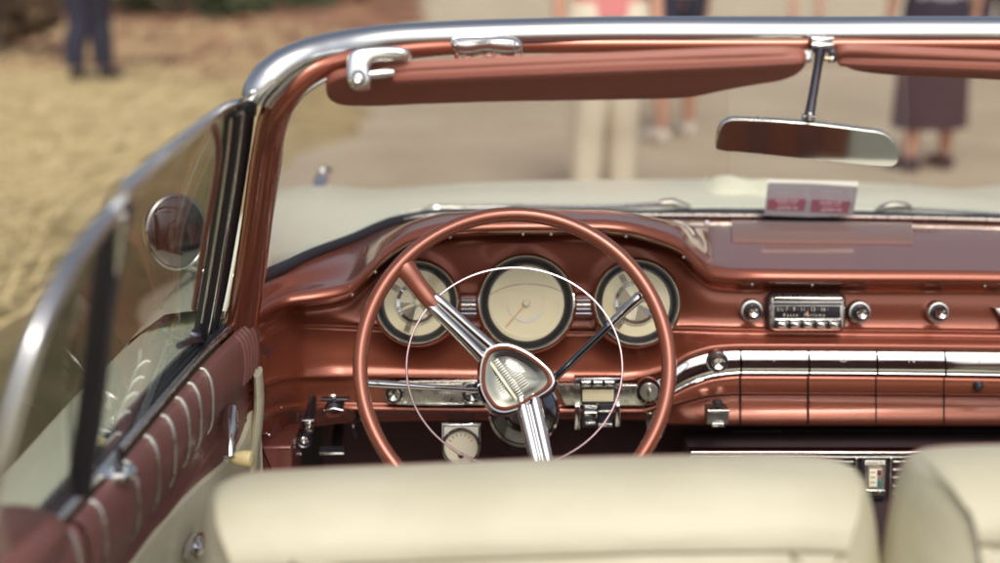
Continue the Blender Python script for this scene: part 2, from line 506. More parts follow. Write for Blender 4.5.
# ------------------------------------------------------------------ dashboard
COLS = np.concatenate([np.linspace(243, 320, 26, endpoint=False), np.linspace(320, 740, 170, endpoint=False), np.linspace(740, 1245, 70)])
def K(*kn):
    a = np.array(kn, float); return lambda x: pchip(a[:, 0], a[:, 1], x)
Yface = K((243, 2.13), (262, 2.18), (285, 2.27), (305, 2.33), (345, 2.35), (1150, 2.36), (1200, 2.30), (1245, 2.12))
Ylip = K((243, 2.10), (290, 2.25), (340, 2.26), (384, 2.215), (450, 2.185), (620, 2.185), (680, 2.215), (714, 2.28), (760, 2.30), (1150, 2.30), (1245, 2.09))
py_cowl = K((243, 290), (262, 281), (285, 271), (310, 259), (350, 244), (400, 224), (450, 218), (680, 219), (1000, 224), (1120, 240), (1245, 292))
Y_cowl = K((243, 2.19), (262, 2.26), (300, 2.39), (350, 2.52), (420, 2.66), (700, 2.72), (1000, 2.71), (1150, 2.5), (1245, 2.19))
py_top = K((243, 322), (265, 301), (290, 288), (314, 284), (347, 277), (366, 261), (384, 243), (411, 226), (450, 216.5), (525, 213.5), (600, 214), (626, 216.5), (656, 223), (680, 231), (697, 246), (714, 258), (735, 262), (1000, 265), (1150, 276), (1245, 325))
py_lip = K((243, 331), (265, 313), (290, 302), (314, 299), (347, 292), (366, 276), (384, 257), (411, 240), (450, 231), (525, 228), (600, 228.5), (626, 230.5), (656, 238), (680, 248), (697, 266), (714, 276.5), (735, 278.5), (1000, 280.5), (1150, 292), (1245, 336))
py_crease = K((243, 352), (300, 325), (360, 327), (460, 332), (600, 332), (680, 328), (720, 329), (1000, 332), (1150, 340), (1245, 355))
py_s1 = K((243, 395), (300, 380), (365, 379), (480, 380), (560, 383), (600, 384), (636, 381), (655, 376), (668, 371), (690, 358.5), (715, 352), (741, 350.5), (1000, 352), (1150, 362), (1245, 395))
py_s2 = K((243, 418), (300, 403), (365, 404), (480, 405), (560, 406), (640, 406), (656, 402), (672, 393), (690, 384), (715, 376), (741, 373.5), (1000, 376), (1150, 385), (1245, 420))
py_bot = K((243, 440), (300, 428), (365, 421), (480, 419), (560, 418), (640, 419), (672, 424), (700, 424.5), (1000, 425), (1150, 432), (1245, 445))
hump = K((243, 0), (320, 0), (384, 1), (650, 1), (705, 0), (1245, 0))   # 1 where the instrument binnacle is deep

def rowpts(pyf, Yf, dpy=0, dY=0):
    py = pyf(COLS) + dpy; Y = Yf(COLS) + dY
    return [P(a, b_, c) for a, b_, c in zip(COLS, py, Y)]
cowl = rowpts(py_cowl, Y_cowl)
crest = rowpts(py_top, Ylip, 0, .055)
mid = [a.lerp(b_, .55) + Vector((0, 0, .004)) for a, b_ in zip(cowl, crest)]
lipA = rowpts(lambda x: .5 * (py_top(x) + py_lip(x)), Ylip, -1.5, .012)
lip = rowpts(py_lip, Ylip)
lipU = rowpts(py_lip, Ylip, 3.2, .006)
lipR = rowpts(py_lip, Ylip, 6.0, .03)
recess = rowpts(py_lip, Yface, 12, .012)
face1 = rowpts(lambda x: .7 * (py_lip(x) + 14) + .3 * py_crease(x), Yface, 0, .008)
face2 = rowpts(py_crease, Yface, -3, .0)
cr1 = rowpts(py_crease, Yface, 0, -.006)
cr2 = rowpts(py_crease, Yface, 3, -.003)
cr3 = rowpts(py_crease, Yface, 6, -.006)
bulge = rowpts(lambda x: .45 * py_crease(x) + .55 * py_s1(x), Yface, 0, -.036)
bul2 = rowpts(py_s1, Yface, -6.5, -.058)
bul3 = rowpts(py_s1, Yface, -2.5, -.060)
s1 = rowpts(py_s1, Yface, 0, -.052)
s2 = rowpts(py_s2, Yface, 0, -.052)
un1 = rowpts(py_s2, Yface, 3, -.062)
un2 = rowpts(py_s2, Yface, 6, -.064)
pan1 = rowpts(lambda x: .62 * py_s2(x) + .38 * py_bot(x), Yface, 0, -.060)
pan2 = rowpts(lambda x: .6 * py_s2(x) + .4 * py_bot(x), Yface, 2.0, -.053)
bot0 = rowpts(py_bot, Yface, -4, -.035)
bot1 = rowpts(py_bot, Yface, 0, -.03)
bot2 = rowpts(py_bot, Yface, 1.5, -.015)
bot3 = rowpts(py_bot, Yface, 0, .16)
ROWS = [cowl, mid, crest, lipA, lip, lipU, lipR, recess, face1, face2, cr1, cr2, cr3, bulge, bul2, bul3, s1, s2, un1, un2, pan1, pan2, bot0, bot1, bot2, bot3]
RN = {n: i for i, n in enumerate('cowl mid crest lipA lip lipU lipR recess face1 face2 cr1 cr2 cr3 bulge bul2 bul3 s1 s2 un1 un2 pan1 pan2 bot0 bot1 bot2 bot3'.split())}
SUB = 5
A = np.array([[tuple(p) for p in r] for r in ROWS])           # rows x cols x 3
nr, nc, _ = A.shape
DENSE = np.zeros(((nr - 1) * SUB + 1, nc, 3))
for j in range(nc):
    seg = np.linalg.norm(np.diff(A[:, j], axis=0), axis=1)
    s_ = np.concatenate([[0], np.cumsum(np.maximum(seg, 1e-4))])
    q = np.concatenate([np.linspace(s_[i], s_[i + 1], SUB, endpoint=False) for i in range(nr - 1)] + [[s_[-1]]])
    for c in range(3):
        DENSE[:, j, c] = pchip(s_, A[:, j, c], q)
d = MB()
d.grid([[Vector(p) for p in r] for r in DENSE], 'copper')
dash = part(d, 'dashboard', sharp=75)

def dash_pt(px, row, off=0.0):
    """point on the dashboard skin at photo column px and (fractional) feature row, pushed off the skin"""
    j = np.interp(px, COLS, np.arange(nc)); i = row * SUB
    def at(i, j):
        i = min(max(i, 0), DENSE.shape[0] - 1); j = min(max(j, 0), nc - 1)
        i0, j0 = int(min(i, DENSE.shape[0] - 2)), int(min(j, nc - 2)); fi, fj = i - i0, j - j0
        return (DENSE[i0, j0] * (1 - fi) * (1 - fj) + DENSE[i0 + 1, j0] * fi * (1 - fj) + DENSE[i0, j0 + 1] * (1 - fi) * fj + DENSE[i0 + 1, j0 + 1] * fi * fj)
    p = at(i, j)
    du = at(i, j + .5) - at(i, j - .5); dv = at(i + .5, j) - at(i - .5, j)
    n = np.cross(du, dv); n = n / (np.linalg.norm(n) + 1e-12)
    n = Vector(n); p = Vector(p)
    if n.dot(CAM - p) < 0: n = -n
    return p + n * off, n

def dome_screw(p, n, r, parent, name='screw', mat='chrome'):
    mb = MB(); Mx = frame_at(p, n)
    mb.lathe(Mx, [(r, -.001), (r, r * .3), (r * .75, r * .7), (r * .35, r * .9), (0.0001, r * .92)], mat, 14)
    mb.rbox(Mx, -r * .6, -r * .12, r * .6, r * .12, r * .7, r * .98, 'dark_metal', r * .1, 0)
    return part(mb, name, parent)

for px in (352, 375, 450, 523, 551, 626, 684, 752, 812, 985):
    p, n = dash_pt(px, RN['lipU'] + .6, .0005)
    dome_screw(p, n, .0032, dash)
for px, py in ((707, 223.5), (866, 227), (1085, 237)):
    p, n = dash_pt(px, .25, .001)
    dome_screw(p, n, .0045, dash)

# --- bright ribbon along the dash (right: curves up and runs across in front of the drawers)
def ribbon(mb, a, b_, mat, off=.004, n=60, r0=RN['s1'], r1=RN['s2'], inset=0.0, crown=.005):
    rows = []
    for k in range(n + 1):
        px = a + (b_ - a) * k / n
        p0, n0 = dash_pt(px, r0, .0015); p1, n1 = dash_pt(px, r1, .0015)
        nn = (n0 + n1).normalized(); nn = Vector((0, -1, .10)).normalized()
        L = []
        for t_, h in ((0, -.004), (0, .5), (.04, .85), (.25, 1.6), (.45, 2.1), (.65, 2.35), (.84, 2.42), (.88, 2.2), (.92, 2.4), (.97, 2.25), (1, .9), (1, -.004)):
            L.append(p0.lerp(p1, t_) + nn * (off * h if h > 0 else h))
        rows.append(L)
    mb.grid(rows, mat)
    k = mb.mi(mat); nL = 12; o = len(mb.v) - nL * (n + 1)
    mb.f.append([o + i for i in range(nL)]); mb.m.append(k)
    mb.f.append([o + n * nL + i for i in reversed(range(nL))]); mb.m.append(k)
r = MB(); ribbon(r, 672, 739.2, 'chrome'); part(r, 'trim_ribbon')
GAPS = [740.2, 808, 876, 944, 1011, 1078, 1142]
letters = 'PONTIAC'
for i, (a, c) in enumerate(zip(GAPS, GAPS[1:] + [1200])):
    mb = MB(); ribbon(mb, a + 1.0, c - 1.0, 'chrome', n=16)
    pl = part(mb, 'trim_ribbon')
    px = (a + c) / 2
    p, n = dash_pt(px, RN['s1'] + .33, .0078)
    mb = MB(); kk = pxm(p)
    if i < 7:
        mb.text(frame_at(p, (0, -1, .36)), letters[i], 6.6 * kk, 'hub_grey', .0012, 0, 1.5)
        part(mb, 'letter', pl)
# drawer gaps
def gapline(px, r0=RN['s1'] + .0, r1=RN['bot1'], w=.9):
    mb = MB(); rows = []
    for k in range(25):
        rr = r0 + (r1 - r0) * k / 24
        p, n = dash_pt(px, rr, .0009); h = w * pxm(p)
        rows.append([p - Vector((h, 0, 0)) - n * .003, p - Vector((h, 0, 0)), p + Vector((h, 0, 0)), p + Vector((h, 0, 0)) - n * .003])
    mb.grid(rows, 'seam_dark')
    part(mb, 'panel_gap', dash)
for px in GAPS: gapline(px, w=1.1 if px < 820 else .7)
gapline(740.2, RN['s1'] - .1, RN['s2'] + .2, 1.3)
# drawer lock button
p, n = dash_pt(978, RN['un2'] + .3, 0)
mb = MB(); mb.lathe(frame_at(p, (0, -1, .15)), [(.008, -.004), (.008, .004), (.007, .008), (.005, .010), (0.0001, .0105)], 'dark_metal', 28)
part(mb, 'lock_button')

# --- reflection of sky and screen frame on the dash top, built as a strip
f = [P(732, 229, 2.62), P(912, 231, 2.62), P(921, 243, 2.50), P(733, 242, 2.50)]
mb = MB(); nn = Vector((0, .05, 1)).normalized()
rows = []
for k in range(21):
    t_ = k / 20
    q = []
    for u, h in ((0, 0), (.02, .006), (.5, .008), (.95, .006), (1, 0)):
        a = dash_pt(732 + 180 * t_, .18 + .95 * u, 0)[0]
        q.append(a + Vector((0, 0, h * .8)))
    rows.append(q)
mb.grid(rows, 'dash_sheen'); part(mb, 'dash_reflection', dash)

# ------------------------------------------------------------------ gauges
def gauge(px, py, rpx, dial_r, ring_r, kind):
    fc = Face(px, py, 2.29, 17); k = fc.k
    Mx = fc.M
    g_ = MB()
    # copper cowl and black well
    g_.lathe(Mx, [((rpx + 5.5) * k, -.075), ((rpx + 4) * k, -.012), ((rpx + 2.6) * k, -.001), ((rpx + 1.2) * k, .001)], 'copper', 64)
    go = part(g_, 'gauge', label=('large cream speedometer dial' if kind == 0 else 'small round cream instrument'))
    z = -.016
    b_ = MB()
    b_.lathe(Mx, [((rpx - .1) * k, -.006), ((rpx - 2.2) * k, -.006), ((rpx - 3) * k, -.008), ((dial_r + 1) * k, z + .002), ((dial_r - .3) * k, z - .003)], 'well_black', 64)
    part(b_, 'well', go)
    b_ = MB()
    for r0 in (rpx, ):
        b_.lathe(Mx, [((r0 + 1.4) * k, -.004), ((r0 + 1.3) * k, .0015), ((r0 + .3) * k, .003), ((r0 - .5) * k, .001), ((r0 - .6) * k, -.006)], 'chrome', 72)
    part(b_, 'bezel', go)
    dl = MB()
    dl.lathe(Mx, [(dial_r * k, z), (ring_r * k, z), (.0001, z)], 'dial_cream', 64)
    if kind == 0:
        # raised disc and faint scale
        dl.lathe(Mx, [((dial_r * .93) * k, z + .0002), ((dial_r * .93) * k, z + .0014), ((dial_r * .90) * k, z + .0014), ((dial_r * .90) * k, z + .0002)], 'dial_light', 64)
        dl.lathe(Mx, [(ring_r * k, z + .0002), (ring_r * k, z + .0015), ((ring_r - .5) * k, z + .0016), ((ring_r - .5) * k, z + .0002)], 'dial_light', 48)
        dl.lathe(Mx, [((ring_r - .6) * k, z + .0004), ((ring_r - .6) * k, z + .0018), ((ring_r - 4) * k, z + .0018), ((ring_r - 4) * k, z + .0004)], 'paper_white', 40, R(195), R(330))
        for q in range(0, 13):
            a = R(210 - q * 20); 
            Mt = Mx @ Matrix.Rotation(a, 4, 'Z')
            dl.rbox(Mt, .76 * dial_r * k, -.25 * k, .83 * dial_r * k, .25 * k, z, z + .0006, 'dial_light', .0001, 0)
        # faint arc reflected in the gauge glass, modelled as a hairline tube
        dl.tube(crom([Mx @ Vector((x_ * k, y_ * k, z + .001)) for x_, y_ in ((-36, 9), (-22, 16), (0, 19.5), (22, 17), (37, 11.5))], 8), .00055, 'dial_olive', 6)
    else:
        n = 14
        for q in range(n):
            a0 = R(q * 360 / n); a1 = R((q + 1) * 360 / n)
            mt = ('dial_olive', 'dial_cream', 'dial_olive', 'hub_dark', 'dial_light')[(q * 3 + kind) % 5]
            dl.lathe(Mx, [((ring_r - 3) * k, z + .0012), (.0001, z + .0016)], mt, 4, a0, a1)
        # printed tags near the rim
        for ang in ((100 + 45 * kind, 250, 340) if kind == 1 else (118, 232, 330)):
            Mt = Mx @ Matrix.Rotation(R(ang), 4, 'Z')
            dl.rbox(Mt, (ring_r + 1.6) * k, -3.2 * k, (dial_r - 1.5) * k, 3.2 * k, z, z + .0006, 'dial_olive', .001, 0)
            for w_ in (-1.5, .2, 1.8):
                dl.rbox(Mt, (ring_r + 4) * k, (w_ - .4) * k, (dial_r - 3.5) * k, (w_ + .4) * k, z + .0004, z + .001, 'dial_ink', .0001, 0)
    part(dl, 'dial', go)
    if kind:
        rg = MB()
        rg.lathe(Mx, [((ring_r + 1) * k, z), ((ring_r + .8) * k, z + .005), (ring_r * k, z + .0065), ((ring_r - 3.2) * k, z + .004), ((ring_r - 3.4) * k, z)], 'chrome', 56)
        part(rg, 'inner_ring', go)
    cg = MB(); cg.lathe(Mx, [((dial_r + 2) * k, -.0095), (.0001, -.0094)], 'gauge_glass', 48); part(cg, 'cover_glass', go)
    ne = MB()
    ne.lathe(Mx, [(4.2 * k, z + .001), (4.0 * k, z + .004), (2.6 * k, z + .0065), (.0001, z + .0072)], 'dial_light', 28)
    part(ne, 'hub', go)
    ne = MB()
    if kind == 0:
        Mt = Mx @ Matrix.Rotation(R(229), 4, 'Z')
        ne.rbox(Mt, 3 * k, -.7 * k, 31 * k, .7 * k, z + .002, z + .003, 'needle_orange', .0008, .0003)
    else:
        Mt = Mx @ Matrix.Rotation(R(205 if kind == 1 else 262), 4, 'Z')
        ne.prism(Mt, [(1 * k, -2.2 * k), ((ring_r - 4) * k, -1.0 * k), ((ring_r - 4) * k, 1.0 * k), (1 * k, 2.2 * k)], z + .0025, z + .004, 'dial_light', .0003)
    part(ne, 'needle', go)
gauge(416.5, 302.5, 41, 33, 20.5, 1)
gauge(526.5, 303, 47, 38, 19.5, 0)
gauge(637, 302.5, 42, 34, 21.5, 2)
# ribbed chrome blocks between the gauges
for px in (471, 582):
    fc = Face(px, 305, 2.30, 12); k = fc.k
    mb = MB()
    mb.rbox(fc.M, -12 * k, -13 * k, 12 * k, 9 * k, -.05, -.006, 'copper_dark', 2 * k, .002)
    for y_, mt in ((-9, 'dark_chrome'), (-4.5, 'dark_chrome'), (0, 'brushed'), (4.5, 'dark_chrome')):
        mb.tube([fc.M @ Vector((-11.5 * k, y_ * k, -.005)), fc.M @ Vector((11.5 * k, y_ * k, -.005))], 1.9 * k, mt, 10)
    part(mb, 'ribbed_block')

# ------------------------------------------------------------------ controls strip below the gauges (left)
fc = Face(430, 392.5, 2.283, 4); k = fc.k
mb = MB()
out = fc.outline([(386, 383), (384, 393), (388, 403), (400, 404.5), (480, 405), (486, 405), (486, 380), (480, 380), (400, 381)])
mb.prism(fc.M, out, -.012, .003, 'pitted_chrome', .0012)
strip_l = part(mb, 'switch_plate', label='narrow chrome plate left of the steering column')
mb = MB(); mb.prism(fc.M, fc.outline([(406, 384), (408, 402), (462, 403), (462, 383)]), .002, .0055, 'brushed', .001); 
mb.prism(fc.M, fc.outline([(404, 402.2), (404, 404), (464, 405), (464, 403.2)]), .002, .007, 'chrome', .0005)
part(mb, 'plate_inlay', strip_l)
def knob(fcx, px, py, rpx, name='knob', parent=None, base='black_gloss', style=0, z=0.003):
    Mx = fcx.at(px, py, z); k = fcx.k; mb = MB()
    mb.lathe(Mx, [(rpx * 1.0 * k, -.006), (rpx * k, .003), (rpx * .92 * k, .005), (rpx * .8 * k, .004)], 'chrome', 36)
    mb.lathe(Mx, [(rpx * .82 * k, .002), (rpx * .78 * k, .006), (rpx * .6 * k, .007)], base, 36)
    h = .016 if style else .011
    mb.lathe(Mx, [(rpx * .62 * k, .004), (rpx * .60 * k, h), (rpx * .52 * k, h + .0022), (rpx * .42 * k, h + .0018), (rpx * .2 * k, h + .0005), (.0001, h - .0005)], 'chrome', 36)
    return part(mb, name, parent)
knob(fc, 394.5, 393, 10, 'headlamp_knob')
knob(fc, 472, 392.5, 10.5, 'wiper_knob')

# right plate with clock window and buttons, ignition lock
fc = Face(610, 394, 2.285, 4); k = fc.k
mb = MB()
out = fc.outline([(556, 384), (565, 405), (640, 405.5), (650, 404.5), (662, 399), (671, 393), (671, 372), (661, 378.5), (650, 383), (638, 384.5)])
mb.prism(fc.M, out, -.012, .003, 'pitted_chrome', .0012)
plate = part(mb, 'instrument_plate', label='pitted silver plate right of the steering column with a clock window')
mb = MB(); mb.prism(fc.M, fc.outline([(580.5, 387), (580.5, 402.5), (615, 402.5), (615, 387)]), .002, .006, 'black_gloss', .001)
mb.prism(fc.M, fc.outline([(582.2, 388.6), (582.2, 400.5), (613.4, 400.5), (613.4, 388.6)]), .004, .0068, 'dial_cream', .0004)
for q in range(9):
    mb.prism(fc.M, fc.outline([(587 + q * 2.6, 400.9), (587 + q * 2.6, 402), (588.4 + q * 2.6, 402), (588.4 + q * 2.6, 400.9)]), .0058, .0066, 'dial_ink', 0)
part(mb, 'clock_window', plate)
mb = MB(); mb.prism(fc.M, fc.outline([(574, 376), (574, 384.5), (622, 384.5), (622, 376)]), -.008, .012, 'chrome', .0025)
mb.prism(fc.M, fc.outline([(579.5, 378.2), (579.5, 384), (615.5, 384), (615.5, 378.2)]), .010, .0135, 'black_gloss', .0005)
hs = part(mb, 'button_housing', plate)
for i in range(3):
    mb = MB(); x0 = 580.6 + i * 11.7
    mb.rbox(fc.M, *fc.l(x0, 383.6), *fc.l(x0 + 9.6, 378.8), .011, .020, 'chrome', .001, .001)
    part(mb, 'push_button', plate)
# bracket below
fcb = Face(600, 415, 2.275, 4)
mb = MB()
mb.rbox(fcb.M, *fcb.l(574.5, 429), *fcb.l(580, 405), -.02, .006, 'chrome', .001, .001)
mb.rbox(fcb.M, *fcb.l(582, 427), *fcb.l(597, 404), -.02, .004, 'dark_metal', .001, .001)
mb.rbox(fcb.M, *fcb.l(583, 415.5), *fcb.l(597, 409), .002, .018, 'chrome', .001, .002)
mb.rbox(fcb.M, *fcb.l(584, 406.4), *fcb.l(597, 404.2), .002, .010, 'chrome', .0005, .0005)
mb.rbox(fcb.M, *fcb.l(585, 423.5), *fcb.l(595, 420.6), .002, .010, 'chrome', .001, .001)
mb.rbox(fcb.M, *fcb.l(598, 427), *fcb.l(613, 404), -.02, .000, 'black_gloss', .001, .001)
mb.rbox(fcb.M, *fcb.l(598, 411.5), *fcb.l(612, 409.8), .0, .007, 'chrome', .0005, .0005)
mb.rbox(fcb.M, *fcb.l(598, 426), *fcb.l(612, 423.0), .0, .007, 'chrome', .0005, .0005)
mb.rbox(fcb.M, *fcb.l(615, 426), *fcb.l(620, 404), -.02, .006, 'chrome', .001, .001)
part(mb, 'switch_bracket')
# ignition
Mx = fc.at(648.5, 390.5, .002)
mb = MB()
mb.lathe(Mx, [(13.5 * k, -.006), (13.5 * k, .004), (12.4 * k, .007), (10.6 * k, .007), (10.2 * k, .004)], 'chrome', 44)
mb.lathe(Mx, [(10.3 * k, .003), (9.4 * k, .005)], 'black_gloss', 44)
mb.lathe(Mx, [(9.3 * k, .002), (9.0 * k, .012), (8.2 * k, .0135), (.0001, .0138)], 'brushed', 44)
mb.rbox(Mx, -.8 * k, -4 * k, .8 * k, 4 * k, .0136, .0145, 'black_gloss', .0004, 0)
part(mb, 'ignition_lock')
# key ring: hangs from the key in the lock
kr = empty('key_ring', fc.w(649, 395, .018), label='small bunch of metal keys hanging from the ignition lock', category='keys')
def tl(mb, name, root, **kw):
    o = mb.build(name, None, **kw); o.parent = root; o.matrix_parent_inverse = Matrix.Translation(-root.location); return o
mb = MB()
mb.rbox(Mx, -.7 * k, -6.5 * k, .7 * k, 4.5 * k, .0145, .031, 'brushed', .0005, .0003)
tl(mb, 'key', kr)
mb = MB(); ringc = fc.at(649.2, 403, .024)
mb.tube([ringc @ Vector((7.5 * k * math.cos(R(q * 10)), 7.5 * k * math.sin(R(q * 10)), .004 * math.sin(R(q * 10)))) for q in range(37)], .0009, 'brass', 8, caps=False)
tl(mb, 'ring', kr)
for a, zz, mt in ((4, .022, 'brass'), (-5, .027, 'hub_silver')):
    Mk = fc.at(648.5, 409, zz) @ Matrix.Rotation(R(a), 4, 'Z')
    mb = MB()
    mb.prism(Mk, [(v.x * k, v.y * k) for v in crom([(-1.5, 0, 0), (-3, -3, 0), (-3.3, -9, 0), (-2.2, -13, 0), (-1.5, -20, 0), (-.4, -30, 0), (1.3, -30, 0), (1.5, -20, 0), (2.2, -13, 0), (3.0, -7, 0), (2.6, -2, 0), (1.4, 0, 0)], 3, True)], 0, .0022, mt, .0005)
    tl(mb, 'key', kr)

# knob on the curve of the ribbon
fk = Face(717, 361.5, 2.295, 6)
knob(fk, 717, 361.5, 11, 'ventilation_knob', style=1, z=.001)

# ------------------------------------------------------------------ radio
fr = Face(806, 312, 2.352, 8); k = fr.k
mb = MB()
mb.prism(fr.M, rrect(*fr.l(766, 331.5), *fr.l(845.5, 292.5), 8 * k, 8), -.03, .006, 'black_gloss', .001)
mb.prism(fr.M, rrect(*fr.l(767.6, 330.6), *fr.l(844.4, 293.6), 7 * k, 8), .004, .0115, 'brushed', .0045)
radio = part(mb, 'radio', label='chrome car radio with five push buttons')
mb = MB()
mb.prism(fr.M, rrect(*fr.l(773, 317.2), *fr.l(838.5, 305.2), 1 * k, 3), .010, .0130, 'black_gloss', .0004)
mb.text(fr.at(801, 308.4, .0132), '5\u00bd\u00b77 \u00b7 9 \u00b7 11 \u00b7 13 \u00b7 16 \u00b7', 5.5 * k, 'dial_light', .0001, 0, 1.0)
mb.text(fr.at(802, 314.0, .0132), 'Kasse  Parisma', 4.7 * k, 'dial_light', .0001, .25, 1.0, 1.45)
part(mb, 'dial_window', radio)
mb = MB(); mb.rbox(fr.M, *fr.l(804.8, 315.4), *fr.l(806.6, 310.3), .0128, .0142, 'needle_orange', .0004, .0002); part(mb, 'tuning_needle', radio)
mb = MB()
mb.rbox(fr.M, *fr.l(772, 300.5), *fr.l(841, 295.2), .010, .017, 'chrome', .002, .0025)
mb.rbox(fr.M, *fr.l(772, 304.3), *fr.l(840, 301.8), .010, .0135, 'dark_metal', .0005, .0005)
mb.rbox(fr.M, *fr.l(773, 319.4), *fr.l(840, 317.8), .010, .0155, 'chrome', .0005, .0007)
mb.rbox(fr.M, *fr.l(773, 327.8), *fr.l(840, 319.8), .010, .0125, 'black_gloss', .0005, .0003)
part(mb, 'grille', radio)
for i in range(5):
    x0 = 775.2 + i * 12.9
    mb = MB(); mb.rbox(fr.M, *fr.l(x0, 326.8), *fr.l(x0 + 11.2, 320.4), .010, .0215, 'chrome', .001, .0022); part(mb, 'push_button', radio)
def big_knob(px, py, rpx, name):
    f2 = Face(px, py, 2.353, 8); k = f2.k; Mx = f2.M; mb = MB()
    mb.lathe(Mx, [((rpx + .4) * k, -.02), ((rpx + .4) * k, .003), (rpx * .95 * k, .006), (rpx * .78 * k, .0065)], 'brushed', 40)
    mb.lathe(Mx, [(rpx * .78 * k, .004), (rpx * .76 * k, .011), (rpx * .62 * k, .0125), (rpx * .55 * k, .012)], 'dark_metal', 40)
    mb.lathe(Mx, [(rpx * .5 * k, .010), (rpx * .47 * k, .024), (rpx * .40 * k, .0262), (rpx * .3 * k, .0255), (rpx * .1 * k, .0235), (.0001, .0232)], 'chrome', 40)
    return part(mb, name)
big_knob(751.5, 310.5, 11.3, 'volume_knob'); big_knob(859, 312, 11.3, 'tuning_knob'); big_knob(937.5, 312, 10.8, 'lighter_knob')
# chrome chevron emblem at the far right
fe = Face(1010, 318, 2.353, 8)
mb = MB(); mb.prism(fe.M, fe.outline([(994, 308), (1004, 308), (1011, 322), (1018, 308), (1028, 308), (1013, 331), (1009, 331)]), -.01, .006, 'chrome', .001); part(mb, 'chevron_emblem')

# ------------------------------------------------------------------ under the dash
def fbox(px0, py0, px1, py1, Y, depth, mat, name, r=2, bev=.002, tilt=0, parent=None, mb=None):
    f_ = Face((px0 + px1) / 2, (py0 + py1) / 2, Y, tilt); k = f_.k
    q = mb or MB()
    q.rbox(f_.M, *f_.l(px0, py1), *f_.l(px1, py0), -depth, 0, mat, r * k, bev)
    return q if mb is not None else part(q, name, parent)
# pod gauge
fp = Face(461, 446, 2.15, 14); k = fp.k
mb = MB()
outp = [(441.5, 424), (441.5, 448), (443.5, 457), (448.5, 463), (455, 466.5), (461, 467.5), (467, 466.5), (473.5, 463), (478.5, 457), (481, 448), (481, 424)]
mb.prism(fp.M, fp.outline(outp), -.022, .0, 'chrome', .002)
pod = part(mb, 'pod_gauge', label='small round temperature gauge hung under the dash')
mb = MB()
def shr(s_, o_=outp): return [(461 + (x_ - 461) * s_, 445.5 + (y_ - 445.5) * s_) for x_, y_ in o_]
mb.prism(fp.M, fp.outline(shr(.93)), -.01, .0008, 'black_gloss', 0)
mb.prism(fp.M, fp.outline(shr(.87)), -.01, .0018, 'paper_white', .0003); part(mb, 'pod_face', pod)
Mx = fp.at(461, 446.8, .001)
mb = MB(); mb.lathe(Mx, [(19.5 * k, 0), (19.3 * k, .008), (18.2 * k, .010), (16.6 * k, .008), (16.2 * k, .003)], 'brushed', 44)
mb.lathe(Mx, [(18.2 * k, .0101), (17.4 * k, .0101)], 'black_gloss', 44); part(mb, 'bezel', pod)
mb = MB(); mb.lathe(Mx, [(16.4 * k, .003), (.0001, .003)], 'dial_light', 36)
for q in range(7):
    Mt = Mx @ Matrix.Rotation(R(30 + q * 20), 4, 'Z'); mb.rbox(Mt, 11 * k, -.35 * k, 13.6 * k, .35 * k, .0028, .0034, 'dial_ink' if q not in (0, 1) else 'red_mark', .0001, 0)
mb.lathe(Mx @ Matrix.Translation((0, -8.5 * k, 0)), [(3 * k, .003), (2.8 * k, .005), (.0001, .0055)], 'dark_metal', 20)
part(mb, 'dial', pod)
mb = MB(); Mt = Mx @ Matrix.Translation((0, -8.5 * k, 0)) @ Matrix.Rotation(R(140), 4, 'Z'); mb.rbox(Mt, 0, -.6 * k, 15 * k, .6 * k, .0045, .0055, 'needle_orange', .0003, 0); part(mb, 'needle', pod)
fbox(448, 418, 474, 424, 2.19, .02, 'seam_dark', 'pod_bracket', parent=None)

# ashtray pull bracket
fa = Face(717, 416, 2.27, 4); mb = MB()
mb.rbox(fa.M, *fa.l(706.5, 424), *fa.l(728.5, 409), -.03, .004, 'hub_grey', .001, .001)
mb.rbox(fa.M, *fa.l(706.5, 411), *fa.l(728.5, 408.2), .0, .012, 'chrome', .001, .001)
mb.rbox(fa.M, *fa.l(711, 425.5), *fa.l(723.5, 421.8), .0, .010, 'chrome', .001, .001)
mb.lathe(fa.at(718, 404, .002), [(5 * fa.k, -.01), (4.8 * fa.k, .004), (3 * fa.k, .007), (.0001, .0075)], 'dark_metal', 20, sy=.7)
part(mb, 'ashtray_pull')

# under-dash cooler unit
Yac = 2.28
mb = MB(); fac = Face(870, 470, Yac, 6)
mb.rbox(fac.M, *fac.l(690, 545), *fac.l(1130, 454), -.16, 0, 'underdash', .006, .004)
ac = part(mb, 'air_conditioner', label='black and chrome cooler unit hung under the dashboard')
mb = MB(); mb.rbox(fac.M, *fac.l(690, 453.6), *fac.l(1130, 450.4), -.02, .010, 'chrome', .001, .0015); mb.rbox(fac.M, *fac.l(690, 457.2), *fac.l(1130, 455.6), -.005, .008, 'brushed', .0005, .0008); part(mb, 'top_moulding', ac)
for a, c in ((700, 853), (892, 1120)):
    for i in range(5):
        y_ = 461.5 + i * 8.0
        mb = MB(); mb.rbox(fac.M, *fac.l(a, y_ + 1.1), *fac.l(c, y_ - 1.1), -.01, .006, 'brushed', .0006, .0008); part(mb, 'louver', ac)
for px in (854.5, 889):
    mb = MB(); mb.rbox(fac.M, *fac.l(px - 1.6, 497), *fac.l(px + 1.6, 456.5), -.01, .011, 'chrome', .0008, .001); part(mb, 'upright', ac)
mb = MB()
mb.rbox(fac.M, *fac.l(858.5, 498), *fac.l(886, 456.8), -.01, .009, 'black_gloss', .001, .001)
mb.rbox(fac.M, *fac.l(862.5, 494), *fac.l(884, 459), .007, .011, 'brushed', .0008, .0006)
mb.rbox(fac.M, *fac.l(863.2, 463), *fac.l(883.2, 459.6), .010, .0118, 'dial_light', .0004, .0002)
mb.text(fac.at(873.2, 461.3, .0119), 'MARK IV', 3.5 * fac.k, 'dial_ink', .0002, 0, 1.25)
